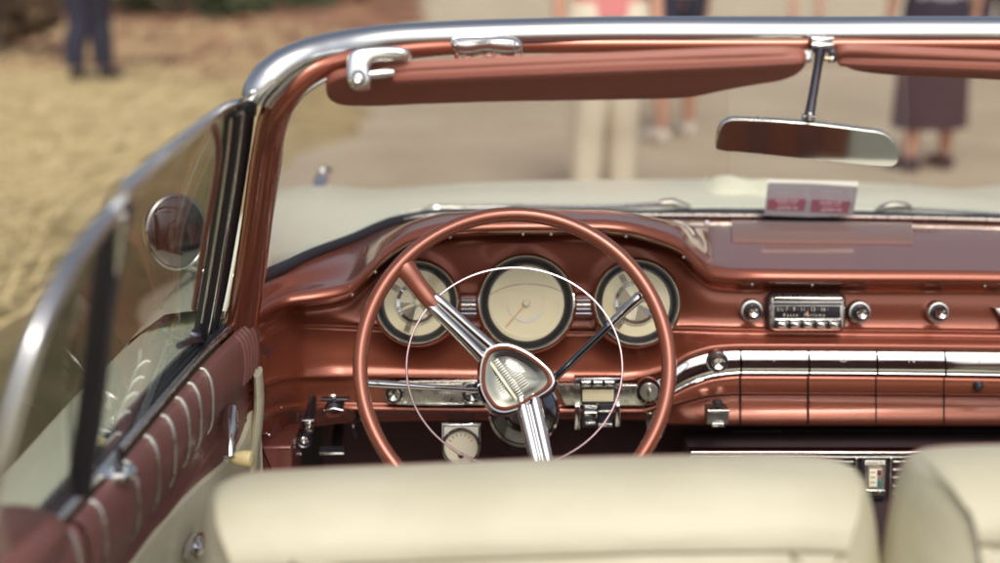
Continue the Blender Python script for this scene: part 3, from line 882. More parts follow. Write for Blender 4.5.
mb.rbox(fac.M, *fac.l(865.4, 486.5), *fac.l(881.6, 465.5), .010, .0118, 'dial_olive', .0004, .0002)
mb.rbox(fac.M, *fac.l(867, 485), *fac.l(880, 467), .011, .0124, 'dial_light', .0004, .0002)
mb.rbox(fac.M, *fac.l(875.2, 473.5), *fac.l(879.6, 468), .012, .0134, 'paper_maroon', .0003, .0002)
mb.rbox(fac.M, *fac.l(875.2, 479.5), *fac.l(879.6, 473.6), .012, .0134, 'brushed', .0003, .0002)
mb.rbox(fac.M, *fac.l(875.2, 484.5), *fac.l(879.6, 479.6), .012, .0134, 'teal_mark', .0003, .0002)
for yy in (470, 475, 480): mb.rbox(fac.M, *fac.l(868.5, yy + .7), *fac.l(873.5, yy), .012, .0130, 'dial_ink', .0001, 0)
for i in range(8):
    for xx in (864.2, 882.4):
        mb.rbox(fac.M, *fac.l(xx - .7, 466.8 + i * 2.4), *fac.l(xx + .7, 465.6 + i * 2.4), .0105, .0118, 'dial_ink', .0001, 0)
mb.rbox(fac.M, *fac.l(863.2, 491.5), *fac.l(883.2, 488.2), .010, .0130, 'chrome', .0005, .0008)
part(mb, 'badge', ac)
# dark heater box above it
mb = MB(); fh = Face(790, 440, 2.43, 0)
mb.rbox(fh.M, *fh.l(729, 462), *fh.l(1120, 430), -.12, 0, 'underdash', .004, .004)
mb.rbox(fh.M, *fh.l(731, 432.5), *fh.l(782, 431), -.01, .003, 'dark_metal', .0005, .0005)
mb.rbox(fh.M, *fh.l(729.5, 460), *fh.l(731.4, 432), -.01, .004, 'dark_metal', .0005, .0005)
mb.lathe(fh.at(766, 446.5, 0), [(1.8 * fh.k, 0), (1.5 * fh.k, .004), (.0001, .005)], 'brass', 14)
part(mb, 'heater_box')

# brake release, vent pull, pedal on the left
mb = MB(); fb = Face(306, 432, 2.22, 8); k = fb.k
mb.tube(crom([fb.w(309, 404, -.05), fb.w(309, 416, -.02), fb.w(308, 424, 0), fb.w(309, 434, .004)], 5), [.006, .008, .010, .008], 'dark_metal', 14)
mb.rbox(fb.M, *fb.l(302, 421.4), *fb.l(315, 418.6), -.01, .010, 'chrome', .001, .002)
mb.lathe(fb.at(310, 427, .006), [(5 * k, -.01), (5 * k, .004), (3.5 * k, .008), (.0001, .009)], 'chrome', 24)
mb.lathe(fb.at(305, 439.5, .006), [(8.5 * k, -.012), (8.3 * k, .004), (6.6 * k, .008), (5.2 * k, .007), (5.0 * k, .002)], 'dark_metal', 30)
mb.lathe(fb.at(305, 439.5, .008), [(4.9 * k, 0), (4.6 * k, .006), (2.6 * k, .008), (2.2 * k, .004), (.0001, .003)], 'chrome', 26)
part(mb, 'brake_release')
mb = MB(); fb = Face(333, 408, 2.24, 8); k = fb.k
mb.rbox(fb.M, *fb.l(321, 401.2), *fb.l(348.5, 398.6), -.02, .003, 'dark_metal', .001, .001)
mb.lathe(fb.at(333, 396, 0), [(4 * k, 0), (3.6 * k, .006), (.0001, .008)], 'brushed', 20, sy=.6)
mb.lathe(fb.at(334.5, 406, .002), [(9 * k, -.02), (9 * k, .006), (6 * k, .012), (.0001, .013)], 'dark_metal', 28, sy=.75)
mb.lathe(fb.at(334.5, 411.5, .010), [(11 * k, -.02), (11 * k, .000), (8.8 * k, .006), (8 * k, .003), (.0001, -.004)], 'copper_dark', 30, sy=.5)
mb.tube([fb.w(325, 409, .012), fb.w(334.5, 406.5, .016), fb.w(344, 409, .012)], .0022, 'chrome', 8)
part(mb, 'vent_pull')
mb = MB(); fb = Face(331, 450, 2.36, 20); k = fb.k
mb.rbox(fb.M, *fb.l(318, 455), *fb.l(344.5, 446), -.012, 0, 'black_matte', 3.5 * k, .003)
mb.rbox(fb.M, *fb.l(318.2, 455), *fb.l(344.3, 452.6), -.004, .004, 'chrome', 1.2 * k, .001)
for i in range(9): mb.rbox(fb.M, *fb.l(320 + i * 2.6, 451.6), *fb.l(321.4 + i * 2.6, 447.6), -.002, .002, 'rubber', .0003, .0003)
mb.tube([fb.w(336, 447, -.006), fb.w(337, 420, -.04), fb.w(338, 400, -.06)], .009, 'dark_metal', 10)
part(mb, 'brake_pedal')
mb = MB(); mb.tube(crom([P(357, 436, 2.3), P(353, 428, 2.28), P(356, 420, 2.3), P(366, 418, 2.36)], 6), .004, 'dark_metal', 10); part(mb, 'cable')

# footwell shell (floor, toe board, tunnel)
mb = MB()
mb.grid([[(x_, 2.62, .80) for x_ in (-.33, .4, 1.1)], [(x_, 2.64, .45) for x_ in (-.33, .4, 1.1)], [(x_, 2.45, .30) for x_ in (-.33, .4, 1.1)], [(x_, 1.2, .27) for x_ in (-.33, .4, 1.1)], [(x_, .3, .27) for x_ in (-.33, .4, 1.1)]], 'carpet')
part(mb, 'footwell')
mb = MB(); mb.tube([(CX, 2.6, .36), (CX, 1.0, .33)], [.16, .14], 'carpet', 20); part(mb, 'tunnel')

# ------------------------------------------------------------------ steering
WT = R(25)
WC = P(514.5, 365, 1.912)
wn = Vector((0, -math.cos(WT), math.sin(WT)))
fw = Face(514.5, 365, 1.912, n=wn); kw_ = fw.k
WR = 154.5 * kw_
mb = MB()
pts = [fw.M @ Vector((WR * math.cos(2 * math.pi * q / 128), WR * math.sin(2 * math.pi * q / 128), 0)) for q in range(128)]
rows = []
for q in range(128):
    c = pts[q]; rad = (c - fw.o).normalized()
    row = []
    for j in range(16):
        a = 2 * math.pi * j / 16
        row.append(c + rad * (.0102 * math.cos(a)) + wn * (.0115 * math.sin(a)))
    rows.append(row)
mb.grid(rows, 'rim_paint', cu=True, cv=True)
wheel = part(mb, 'steering_wheel', label='thin copper two-spoke steering wheel turned to the left')
HZ = -.045
def wl(px, py, z):   # photo point on a plane parallel to the wheel at height z
    o = fw.o + wn * z; return hit(px, py, o, wn)
# upper-left spoke: painted root, chrome blade
mb = MB()
mb.tube(crom([wl(400, 262, .0), wl(407, 270, -.001), wl(418, 285, -.006), wl(429, 299, -.010), wl(435, 306, -.012)], 5), [.018, .0145, .0125, .0120, .0105], 'rim_paint', 16, ref=wn, rb=[.010, .0095, .009, .009, .008])
part(mb, 'spoke_root', wheel)
mb = MB()
a, c = wl(431, 300, -.010), wl(497, 362, -.046)
dirv = (c - a).normalized(); side = dirv.cross(wn).normalized()
for s_, rr in ((1, .0082), (-1, .0082)):
    L = [a + side * (s_ * .0060), a.lerp(c, .1) + side * (s_ * .0068), a.lerp(c, .5) + side * (s_ * .0076), a.lerp(c, 1) + side * (s_ * .010)]
    mb.tube(crom(L, 5), [.0065, .0076, .0080, .0088], 'chrome', 18, ref=wn, rb=[.006, .009, .010, .010])
mb.tube([a, a.lerp(c, 1)], [.006, .007], 'dark_metal', 10, ref=wn, rb=.006)
part(mb, 'spoke', wheel)
# lower spoke
mb = MB()
a, c = wl(527, 398, -.04), wl(549, 492, -.004)
dirv = (c - a).normalized(); side = dirv.cross(wn).normalized()
for s_ in (1, -1):
    L = [a + side * (s_ * .0085), a.lerp(c, .5) + side * (s_ * .0078), c + side * (s_ * .0074)]
    mb.tube(crom(L, 6), [.0098, .0088, .0080], 'chrome', 18, ref=wn, rb=[.011, .010, .009])
mb.tube([a, c], [.008, .007], 'dark_metal', 10, ref=wn, rb=.006)
part(mb, 'spoke', wheel)
mb = MB(); mb.tube(crom([wl(546, 484, -.006), wl(551, 503, -.002), wl(554, 518, 0)], 5), [.012, .0125, .018], 'rim_paint', 16, ref=wn, rb=.0095); part(mb, 'spoke_root', wheel)
# right side thin spoke hidden from view is absent: two-spoke wheel
# horn ring
mb = MB(); hr = 108.5 * kw_
hp = [fw.M @ Vector((hr * math.cos(2 * math.pi * q / 120) - .0 * kw_, hr * .93 * math.sin(2 * math.pi * q / 120), -.012)) for q in range(120)]
rows = []
for q in range(120):
    c = hp[q]; rad = (c - fw.o).normalized()
    rows.append([c + rad * (.0015 * math.cos(2 * math.pi * j / 10)) + wn * (.0019 * math.sin(2 * math.pi * j / 10)) for j in range(10)])
mb.grid(rows, 'pink_chrome', cu=True, cv=True)
part(mb, 'horn_ring', wheel)
# hub
oh = fw.o + wn * (-.03)
Mh = frame_at(oh, wn); ih = Mh.inverted()
def hl(px, py):
    p = ih @ hit(px, py, oh, wn); return (p.x, p.y)
HUB = [(488, 351), (497, 346.5), (508, 346), (524, 352), (540, 363), (550, 373.5), (552.5, 382), (548, 389), (534, 398), (518, 407.5), (505, 411), (495, 408.5), (487, 399), (482, 387), (481.5, 372), (483.5, 360)]
hubo = [(v.x, v.y) for v in crom([(*hl(*p), 0) for p in HUB], 5, True)]
hc = Vector((sum(p[0] for p in hubo) / len(hubo), sum(p[1] for p in hubo) / len(hubo)))
def sc(s_): return [(hc.x + (p[0] - hc.x) * s_, hc.y + (p[1] - hc.y) * s_) for p in hubo]
def ringloft(mb, spec, mat):
    rows = [[Mh @ Vector((p[0], p[1], z)) for p in sc(s_)] for s_, z in spec]
    mb.grid(rows, mat, cu=True)
mb = MB()
ringloft(mb, [(.70, -.085), (.95, -.06), (1.12, -.035), (1.15, -.020), (1.13, -.008), (1.05, .0005), (.96, .001)], 'mid_chrome')
part(mb, 'hub', wheel)
mb = MB()
ringloft(mb, [(1.0, -.004), (1.0, .003), (.975, .0062), (.93, .0072), (.89, .0055), (.87, .0)], 'copper')
part(mb, 'hub_rim', wheel)
mb = MB()
# emblem under a clear lens: silver disc with dark swirls and a ribbed diagonal band
rows = [[Mh @ Vector((p[0], p[1], .0005)) for p in sc(.885)]]
rows += [[Mh @ Vector((p[0], p[1], -.002)) for p in sc(.7)], [Mh @ Vector((p[0], p[1], -.007)) for p in sc(.45)], [Mh @ Vector((p[0], p[1], -.009)) for p in sc(.01)]]
mb.grid(rows, 'hub_silver', cu=True)
Md = Mh @ Matrix.Translation((hc.x, hc.y, 0)) @ Matrix.Rotation(R(-55), 4, 'Z')
for q in range(18):
    x_ = (-25 + q * 2.8) * kw_
    mb.rbox(Md, x_, -7.0 * kw_, x_ + 2.4 * kw_, 0 * kw_, -.010, -.0015, 'hub_silver', .0008, .0008)
    if 2 < q < 15:
        mb.rbox(Md, x_, 1.0 * kw_, x_ + 1.6 * kw_, 11 * kw_, -.012, -.0055, 'hub_grey', .0008, .0006)
        mb.rbox(Md, x_, -19.0 * kw_, x_ + 1.6 * kw_, -11 * kw_, -.012, -.0055, 'hub_grey', .0008, .0006)
mb.rbox(Md, -28 * kw_, -10.5 * kw_, 24 * kw_, -7.4 * kw_, -.010, -.001, 'dial_light', .0006, .0006)
emb = part(mb, 'emblem', wheel)
mb = MB(); ringloft(mb, [(.89, .002), (.8, .0055), (.6, .0085), (.3, .0105), (.01, .011)], 'lens'); part(mb, 'lens', wheel)
# column
axis0 = P(524, 411, 2.07)
mb = MB(); Mc = frame_at(axis0, wn)
mb.lathe(Mc, [(.0001, .10), (.024, .10), (.026, .02), (.032, .006), (.047, -.004), (.050, -.018), (.045, -.035), (.036, -.05), (.032, -.08), (.032, -.45)], 'dark_chrome', 48)
mb.lathe(Mc, [(.0485, -.004), (.0525, -.009), (.0525, -.016), (.0500, -.022)], 'chrome', 48)
part(mb, 'steering_column')
mb = MB()
a, c = P(556, 377, 2.0), P(642, 294, 1.99)
L = [a, a.lerp(c, .35), a.lerp(c, .62), a.lerp(c, .64), a.lerp(c, .80), a.lerp(c, .97), c]
mb.tube(L[:3], [.0055, .0052, .0050], 'dark_chrome', 14)
mb.tube(L[2:5], [.0062, .0062, .0062], 'chrome', 14)
mb.tube([L[4], a.lerp(c, .9), L[5], c], [.0062, .0072, .0078, .005], 'chrome', 14)
for t_ in (.645, .70, .76): mb.tube([a.lerp(c, t_), a.lerp(c, t_ + .012)], .0068, 'chrome', 14)
part(mb, 'gear_lever')
mb = MB()
a, c = P(480, 391, 2.02), P(362, 383, 1.96)
mb.tube([a, a.lerp(c, .08), a.lerp(c, .12), a.lerp(c, .4), a.lerp(c, .85), c], [.005, .005, .0034, .0042, .0058, .0050], 'chrome', 14)
mb.lathe(frame_at(a, wn), [(.013, -.01), (.013, .004), (.010, .007), (.006, .006), (.004, .004), (.0001, .004)], 'dark_metal', 24)
part(mb, 'turn_signal_lever')

# ------------------------------------------------------------------ windscreen frame
def mir(p): return Vector((2 * CX - p.x, p.y, p.z))
HY = K((255, 1.80), (300, 1.825), (350, 1.86), (450, 1.90), (600, 1.93), (820, 1.94))
top_px = [(253, 101, 12.5), (258, 88, 14), (266, 76, 14.0), (280, 63, 12.5), (300, 51.5, 10.5), (322, 44, 9.5), (350, 38, 9), (390, 32.5, 8.5), (440, 30, 8.8), (500, 28.2, 9.3), (600, 26.5, 10), (700, 26.4, 10.3), (820, 26.8, 10.3)]
grow = [(3.5, 1.5), (4, 2.5), (4.5, 4), (4, 5), (3, 6), (2.2, 6.5), (1.5, 7), (.8, 7)] + [(0, 7)] * 5
half = [P(a + gx, b_ + gy, float(HY(a))) for (a, b_, _), (gx, gy) in zip(top_px, grow)]
rad = [(r_ + math.hypot(*g_)) * pxm(p) for (a, b_, r_), p, g_ in zip(top_px, half, grow)]
full = half + [mir(p) for p in reversed(half[:-1])]
radf = rad + rad[::-1][1:]
sm = crom(full, 6); rr = np.interp(np.linspace(0, len(full) - 1, len(sm)), np.arange(len(full)), radf)
mb = MB(); mb.tube(sm, list(rr), 'satin_chrome', 24, ref=(0, 1, 0), rb=list(rr * 1.15))
hm = part(mb, 'header_moulding')
hs_p, hs_n = P(250.8, 92.5, 1.77), Vector((0, -1, .25))
dome_screw(P(252.0, 92.5, 1.776), hs_n, .0035, hm)
# painted frame: header underside and pillar
fr_px = [(237, 336, 17, 2.13), (243, 312, 15.5, 2.105), (251, 265, 14.5, 2.045), (258, 215, 14, 1.985), (264, 170, 14, 1.93), (269, 140, 14, 1.89), (274, 118, 14.5, 1.855), (282, 100, 14.5, 1.83), (295, 83.5, 13.5, 1.82), (313, 70.5, 12, 1.825), (340, 60, 10.8, 1.84), (380, 52, 9.5, 1.865), (440, 46.5, 9.0, 1.885), (520, 44.5, 8.9, 1.91), (620, 44, 9.0, 1.92), (820, 44, 9.0, 1.925)]
half = [P(a, b_, y_) for a, b_, _, y_ in fr_px]
rad = [q[2] * pxm(p) for q, p in zip(fr_px, half)]
full = half + [mir(p) for p in reversed(half[:-1])]
radf = rad + rad[::-1][1:]
sm = crom(full, 6); rr = np.interp(np.linspace(0, len(full) - 1, len(sm)), np.arange(len(full)), radf)
mb = MB(); mb.tube(sm, list(rr), 'copper', 20, ref=(.35, 1, 0), rb=list(rr * 1.3))
wf = part(mb, 'windscreen_frame')
FRAME = sm
# bright inner edge of the frame next to the glass
mb = MB(); sm2 = []
inn = [(256, 322, 2.15), (262, 285, 2.10), (272, 215, 2.02), (280, 165, 1.955), (286, 125, 1.90), (296, 104, 1.885), (312, 88, 1.885), (335, 76, 1.89), (380, 63, 1.91), (440, 54, 1.93), (520, 50, 1.955), (620, 49, 1.965), (820, 49, 1.97)]
half = [P(*q) for q in inn]; full = half + [mir(p) for p in reversed(half[:-1])]
sm2 = crom(full, 6); mb.tube(sm2, .0022, 'brushed', 8); part(mb, 'frame_bead', wf)
# cowl seal: black rubber + chrome line
sealc = []
pxs = np.concatenate([np.linspace(246, 420, 30), np.linspace(430, 1060, 40), np.linspace(1070, 1244, 30)])
for px in pxs:
    p = P(px, float(py_cowl(px)), float(Y_cowl(px))); sealc.append(p + Vector((0, .012, .004)))
mb = MB(); mb.tube(sealc, .0105, 'rubber', 12); part(mb, 'windscreen_seal')
mb = MB(); mb.tube([p + Vector((0, -.010, .0035)) for p in sealc], .0026, 'brushed', 8); part(mb, 'seal_bead')
# glass
mb = MB()
n = 90
topc = sm2; tl_ = np.array([tuple(p) for p in topc]); bl_ = np.array([tuple(p + Vector((0, .004, .004))) for p in sealc])
def resamp(a, n):
    s_ = np.concatenate([[0], np.cumsum(np.linalg.norm(np.diff(a, axis=0), axis=1))]); q = np.linspace(0, s_[-1], n)
    return np.stack([np.interp(q, s_, a[:, c]) for c in range(3)], 1)
T_ = resamp(tl_, n); B_ = resamp(bl_, n)
rows = []
for i in range(13):
    v = i / 12
    rows.append([Vector(B_[j] * (1 - v) + T_[j] * v) + Vector((0, .05 * 4 * v * (1 - v) * math.sin(math.pi * j / (n - 1)), 0)) for j in range(n)])
mb.grid(rows, 'glass')
ws = part(mb, 'windscreen', sharp=80)

# latch on the header
fl = Face(486, 46, 1.885, 25); k = fl.k; mb = MB()
mb.prism(fl.M, fl.outline([(450, 45), (452, 40), (460, 38.5), (480, 38.5), (505, 38), (516, 40), (522.5, 46), (522, 52), (515, 54.5), (500, 54), (485, 52.5), (470, 55), (457, 54), (451, 50)], 4), -.02, .016, 'chrome', .010)
mb.lathe(fl.at(514, 50, .010), [(2.5 * k, 0), (2.4 * k, .004), (.0001, .005)], 'dark_metal', 14)
part(mb, 'header_latch')

# sun visors
def visor(name, outline, roll, Yv, label):
    n_ = Vector((0, -.58, -.81)).normalized()
    f_ = Face(*outline[0], Yv, n=n_)
    mb = MB()
    out = f_.outline(outline, 6)
    mb.prism(f_.M, out, -.006, .006, 'vinyl_visor', .0045)
    vo = part(mb, name, label=label)
    mb = MB()
    L = crom([f_.w(a, b_, .006) for a, b_, _ in roll], 8)
    rr = np.interp(np.linspace(0, len(roll) - 1, len(L)), np.arange(len(roll)), [q[2] for q in roll])
    mb.tube(L, [q * f_.k for q in rr], 'vinyl_visor', 18, ref=(0, 1, 0), rb=[q * f_.k * .85 for q in rr])
    part(mb, 'padded_edge', vo)
    # seam
    mb = MB(); mb.tube([p + Vector((0, -.85 * q * f_.k, -.35 * q * f_.k)) for p, q in zip(L[4:-3], rr[4:-3])], .0011, 'piping', 6); part(mb, 'seam', vo)
    return f_, vo
fv, vo = visor('sun_visor', [(326, 88), (327, 81), (335, 75), (352, 71), (400, 66), (600, 57), (800, 52), (806, 56), (805, 63), (797, 71), (780, 77.5), (755, 81.5), (725, 87), (690, 94), (620, 96.5), (500, 98.5), (420, 101), (370, 103), (340, 101.5), (329, 96)],
      [(391, 73, 4), (394, 72.5, 8), (410, 71, 9), (500, 66.5, 9.3), (620, 61.5, 9.5), (740, 57, 8.6), (790, 55, 7.4), (800, 54.6, 6), (804, 54.5, 2)], 1.83, 'long copper vinyl sun visor on the driver side')
visor('sun_visor', [(836, 52), (843, 48), (900, 50), (1010, 55), (1150, 60), (1290, 70), (1310, 85), (1300, 100), (1270, 103), (1200, 98), (1100, 84), (1000, 77), (930, 73.5), (880, 71), (850, 66), (838, 58)],
      [(837, 56, 2), (840, 56, 5.5), (860, 56.5, 7.5), (960, 60, 8.5), (1060, 64, 9), (1200, 72, 9), (1260, 76, 8), (1266, 77, 4)], 1.83, 'copper vinyl sun visor on the passenger side')
mb = MB(); fk = Face(370, 66, 1.80, 12)
mb.prism(fk.M, fk.outline([(349, 66), (351, 56), (358, 51), (372, 49), (392, 48.5), (405, 50), (411, 55), (406, 60.5), (392, 62.5), (378, 63.5), (373, 67), (372, 74), (373, 83), (369, 89), (355, 89.5), (349.5, 84)], 4), -.02, .030, 'chrome', .0062)
mb.lathe(fk.at(361, 80, .026), [(8 * fk.k, -.006), (7.5 * fk.k, .006), (4.5 * fk.k, .010), (3.5 * fk.k, .008), (.0001, .0085)], 'chrome', 28)
mb.tube([fk.w(364, 77, .020), fk.w(380, 75, .018), fk.w(394, 73.5, .014)], [4.5 * fk.k, 4.6 * fk.k, 4.2 * fk.k], 'chrome', 16)
part(mb, 'bracket', vo)

# rear-view mirror
fm = Face(806, 143, 1.86, n=(-.075, -1, -.09)); k = fm.k
MIR = [(715.8, 148), (716.5, 138), (719, 129), (723, 122.5), (730, 119.3), (740, 118.9), (805, 122.6), (865, 129.8), (880, 132), (889, 136), (895, 144), (898, 154), (898, 162), (894, 166.3), (885, 167), (810, 159.5), (742, 152.6), (722, 151)]
mo = fm.outline(MIR, 4)
mb = MB(); mb.prism(fm.M, mo, -.016, .0, 'brushed', .0015)
mirror = part(mb, 'rear_view_mirror', label='long rear-view mirror on a metal stalk')
cxm = (sum(p[0] for p in mo) / len(mo), sum(p[1] for p in mo) / len(mo))
mb = MB(); mb.prism(fm.M, [(p[0] + (-.0012 if p[0] > cxm[0] else .0012), p[1] + (-.0012 if p[1] > cxm[1] else .0012)) for p in mo], -.003, .0006, 'mirror', 0); part(mb, 'mirror_glass', mirror)
mb = MB()
A0, B0 = P(821, 48, 1.885), P(808.5, 121, 1.87)
mb.tube(crom([A0, A0.lerp(B0, .25), A0.lerp(B0, .7), A0.lerp(B0, .92), B0], 4), [.0072, .0056, .0058, .0066, .0062], 'dark_metal', 14)
fs_ = Face(808, 117, 1.86, 0)
mb.tube([P(802, 117, 1.865), P(815, 117.5, 1.865)], .0042, 'dark_metal', 12)
mb.rbox(fs_.M, *fs_.l(807, 120), *fs_.l(810.5, 111.5), .0, .010, 'brushed', .001, .001)
part(mb, 'stalk', mirror)
mb = MB(); fb = Face(820, 42, 1.90, 10)
mb.rbox(fb.M, *fb.l(810, 52), *fb.l(831, 36.5), -.01, .012, 'dark_metal', .002, .004)
mb.tube([fb.w(810, 39.5, .012), fb.w(820, 40.5, .015), fb.w(831, 39.5, .012)], .0035, 'chrome', 10)
mb.tube([fb.w(810, 45.5, .012), fb.w(820, 46.5, .015), fb.w(831, 45.5, .012)], .0035, 'chrome', 10)
part(mb, 'bracket', mirror)
mb = MB(); fb = Face(806, 56, 1.85, 10)
mb.rbox(fb.M, *fb.l(799.5, 62), *fb.l(812, 50), -.004, .006, 'brushed', .001, .002)
mb.lathe(fb.at(806, 60, .004), [(3.2 * fb.k, 0), (3 * fb.k, .006), (.0001, .008)], 'chrome', 18)
mb.tube([fb.w(824, 58.5, .002), fb.w(838, 59, .002)], .0030, 'brass', 12)
mb.lathe(fb.at(832, 60, .0), [(3.2 * fb.k, -.006), (3.2 * fb.k, .006), (.0001, .008)], 'chrome', 18)
mb.rbox(fb.M, *fb.l(829, 60), *fb.l(838, 49), -.006, .002, 'dark_metal', .001, .002)
part(mb, 'visor_pivot')

# ------------------------------------------------------------------ outside body: hood, fenders, doors, tail
def bodyrow(y, zc, drop, hw, low):
    """half profile across the car at station y, mirrored"""
    h = []
    for x_, z_ in ((0, 0), (.12, -.0005), (.25, -.002), (.38, -.005), (.5, -.010), (.58, -.016), (.66, -.022), (.71, -.0225), (.76, -.020), (.80, -.016), (.84, -.012), (.90, -.02), (.955, -.06), (.985, -.13), (1.0, -.25), (.99, -.42), (.96, -.58)):
        h.append((x_ * hw, zc + z_ * drop if z_ > -.5 else low))
    L = [Vector((CX - a, y, z)) for a, z in reversed(h)] + [Vector((CX + a, y, z)) for a, z in h[1:]]
    return L
st = [(2.74, .928, 1, .985, .32), (2.95, .930, 1, .98, .32), (3.2, .914, 1, .97, .32), (3.45, .872, 1, .94, .32), (3.7, .815, 1, .94, .30), (3.95, .745, .9, .935, .30), (4.15, .66, .8, .92, .30), (4.25, .56, .5, .90, .30), (4.28, .45, .2, .88, .30)]
mb = MB(); rows = [bodyrow(*q) for q in st]
A_ = np.array([[tuple(p) for p in r_] for r_ in rows])
sx_ = np.array([p.x for p in sealc]); sy_ = np.array([p.y for p in sealc]); dn = []
for k in range(48):
    row = []
    for j in range(A_.shape[1]):
        x0 = A_[0, j, 0]; y0 = float(np.interp(x0, sx_, sy_)) + .045 if sx_[0] < x0 < sx_[-1] else 2.14
        y = y0 + (4.28 - y0) * k / 47; yc = max(y, 2.74)
        X = pchip([q[0] for q in st], A_[:, j, 0], [yc])[0]; Z = pchip([q[0] for q in st], A_[:, j, 2], [yc])[0]
        row.append(Vector((X, y, Z)))
    dn.append(row)
mb.grid(dn, 'cream_paint')
# centre crease of the hood
hood = part(mb, 'hood', sharp=60)
# cowl panel: the strip under the wipers between the glass and the hood
mb = MB()
rows = [[Vector((p.x, p.y + .006, p.z - .006)) for p in sealc], [Vector((p.x, p.y + .03, p.z - .012)) for p in sealc], [Vector((CX + (p.x - CX) * 1.03, p.y + .09, p.z - .030)) for p in sealc]]
mb.grid(rows, 'cream_paint'); part(mb, 'cowl_panel')
# fender ornament (bullet on the left fender)
def ornament(sx):
    base = P(303, 206, 3.35); tip = P(333, 174, 3.35)
    c = P(322, 180, 3.35)
    mb = MB()
    q = [Vector((c.x, 3.02, c.z - .03)), Vector((c.x, 3.2, c.z - .012)), Vector((c.x, 3.35, c.z)), Vector((c.x, 3.46, c.z - .004)), Vector((c.x, 3.52, c.z - .012))]
    mb.tube(crom(q, 5), [.004, .010, .018, .016, .003], 'chrome', 16)
    mb.tube([Vector((c.x - .0, 3.38, c.z)), Vector((c.x - .0, 3.36, c.z + .03))], [.012, .004], 'chrome', 12)
    mb.tube([Vector((c.x, 3.35, c.z)), Vector((c.x - .005, 3.35, .86))], .01, 'chrome', 12)
    if sx > 0: mb.v = [(2 * CX - a, b_, z) for a, b_, z in mb.v]
    part(mb, 'fender_ornament')
ornament(-1)
# crest line on the fender
mb = MB(); mb.tube(crom([P(256, 268, 2.75), P(285, 232, 2.95), P(305, 208, 3.2), P(318, 194, 3.4)], 6), .004, 'chrome', 8); part(mb, 'fender_moulding')

# --- left side: door (inner trim + outer skin), quarter trim
def belt(y):
    y = min(y, 2.16)      # inner edge of the belt line (left side)
    return float(pchip([.9, 1.2, 1.41, 1.86, 2.13], [-.452, -.436, -.418, -.394, -.376], [y])[0]), float(pchip([.9, 1.41, 1.86, 2.13], [.905, .912, .91, .90], [y])[0])
def door_rows(y0, y1, n, sx=1):
    rows_up, rows_mid, rows_low = [], [], []
    for i in range(n + 1):
        y = y0 + (y1 - y0) * i / n; bx, bz = belt(y)
        rows_up.append([Vector((bx - .004, y, bz - .03)), Vector((bx - .002, y, bz - .004)), Vector((bx + .004, y, bz + .003)), Vector((bx + .010, y, bz + .003)), Vector((bx + .016, y, bz - .004)), Vector((bx + .020, y, bz - .018)), Vector((bx + .021, y, bz - .045)), Vector((bx + .018, y, bz - .070)), Vector((bx + .011, y, bz - .082))])
        rows_mid.append([Vector((bx + .011, y, bz - .082))] + [Vector((bx + .0085 + (.003 if k % 2 else 0), y, bz - .084 - .0045 * k)) for k in range(1, 8)] + [Vector((bx + .008, y, bz - .125)), Vector((bx + .007, y, bz - .20))])
        rows_low.append([Vector((bx + .007, y, bz - .20)), Vector((bx + .006, y, bz - .45)), Vector((bx + .006, y, bz - .60))])
    return rows_up, rows_mid, rows_low
DY0, DY1 = 1.36, 2.13
door = empty('door', (0, 0, 0)); door.parent = car; door.matrix_parent_inverse = Matrix.Translation(-car.location); door['label'] = 'driver door with copper padded top and cream lower panel'
def dpart(mb, name, parent=None, **kw):
    o = mb.build(name, None, **kw); o.parent = parent or door; return o
up_, mid_, low_ = door_rows(DY0, DY1, 40)
mb = MB(); mb.grid(up_, 'vinyl_brown'); mb.grid(mid_, 'vinyl_brown'); 
kk = mb.mi('vinyl_brown')
dpart(mb, 'padded_panel', sharp=80)
# cream lower panel: boundary line from the photo
def dx(y, dz):
    bx, bz = belt(y); return bx + .0125
bnd = [(1.36, .818), (1.53, .803), (1.63, .797), (1.81, .775), (1.95, .752), (2.02, .748), (2.06, .757), (2.10, .772), (2.128, .765), (2.14, .735), (2.14, .60)]
mb = MB(); top = crom([(dx(y, 0), y, z) for y, z in bnd], 6)
rows = [[p + Vector((-.006, 0, .0)) for p in top], top, [p + Vector((.002, 0, -.004)) for p in top], [Vector((p.x, min(p.y, 2.14), min(p.z - .02, .72) if p.z > .74 else p.z - .02)) for p in top], [Vector((p.x - .004, p.y, .30)) for p in top]]
mb.grid(rows, 'vinyl_cream')
dpart(mb, 'lower_panel', sharp=80)
# chrome stripes over the pad
for px, py in ((196, 370), (181, 385), (166, 400), (150, 418), (130, 439), (117, 465), (86, 505), (75, 535)):
    y = PZ(px, py, .912).y
    bx, bz = belt(y)
    L = crom([(bx + .006, y, bz + .0038), (bx + .0105, y, bz + .0033), (bx + .0168, y - .003, bz - .004), (bx + .0210, y - .006, bz - .018), (bx + .0220, y - .010, bz - .045), (bx + .0190, y - .014, bz - .070), (bx + .014, y - .016, bz - .080)], 5)
    mb = MB(); mb.tube(L, [.0024, .0024, .0023, .0018, .0014], 'brushed', 8, rb=None); 
    (dpart if y > DY0 else part)(mb, 'trim_stripe')
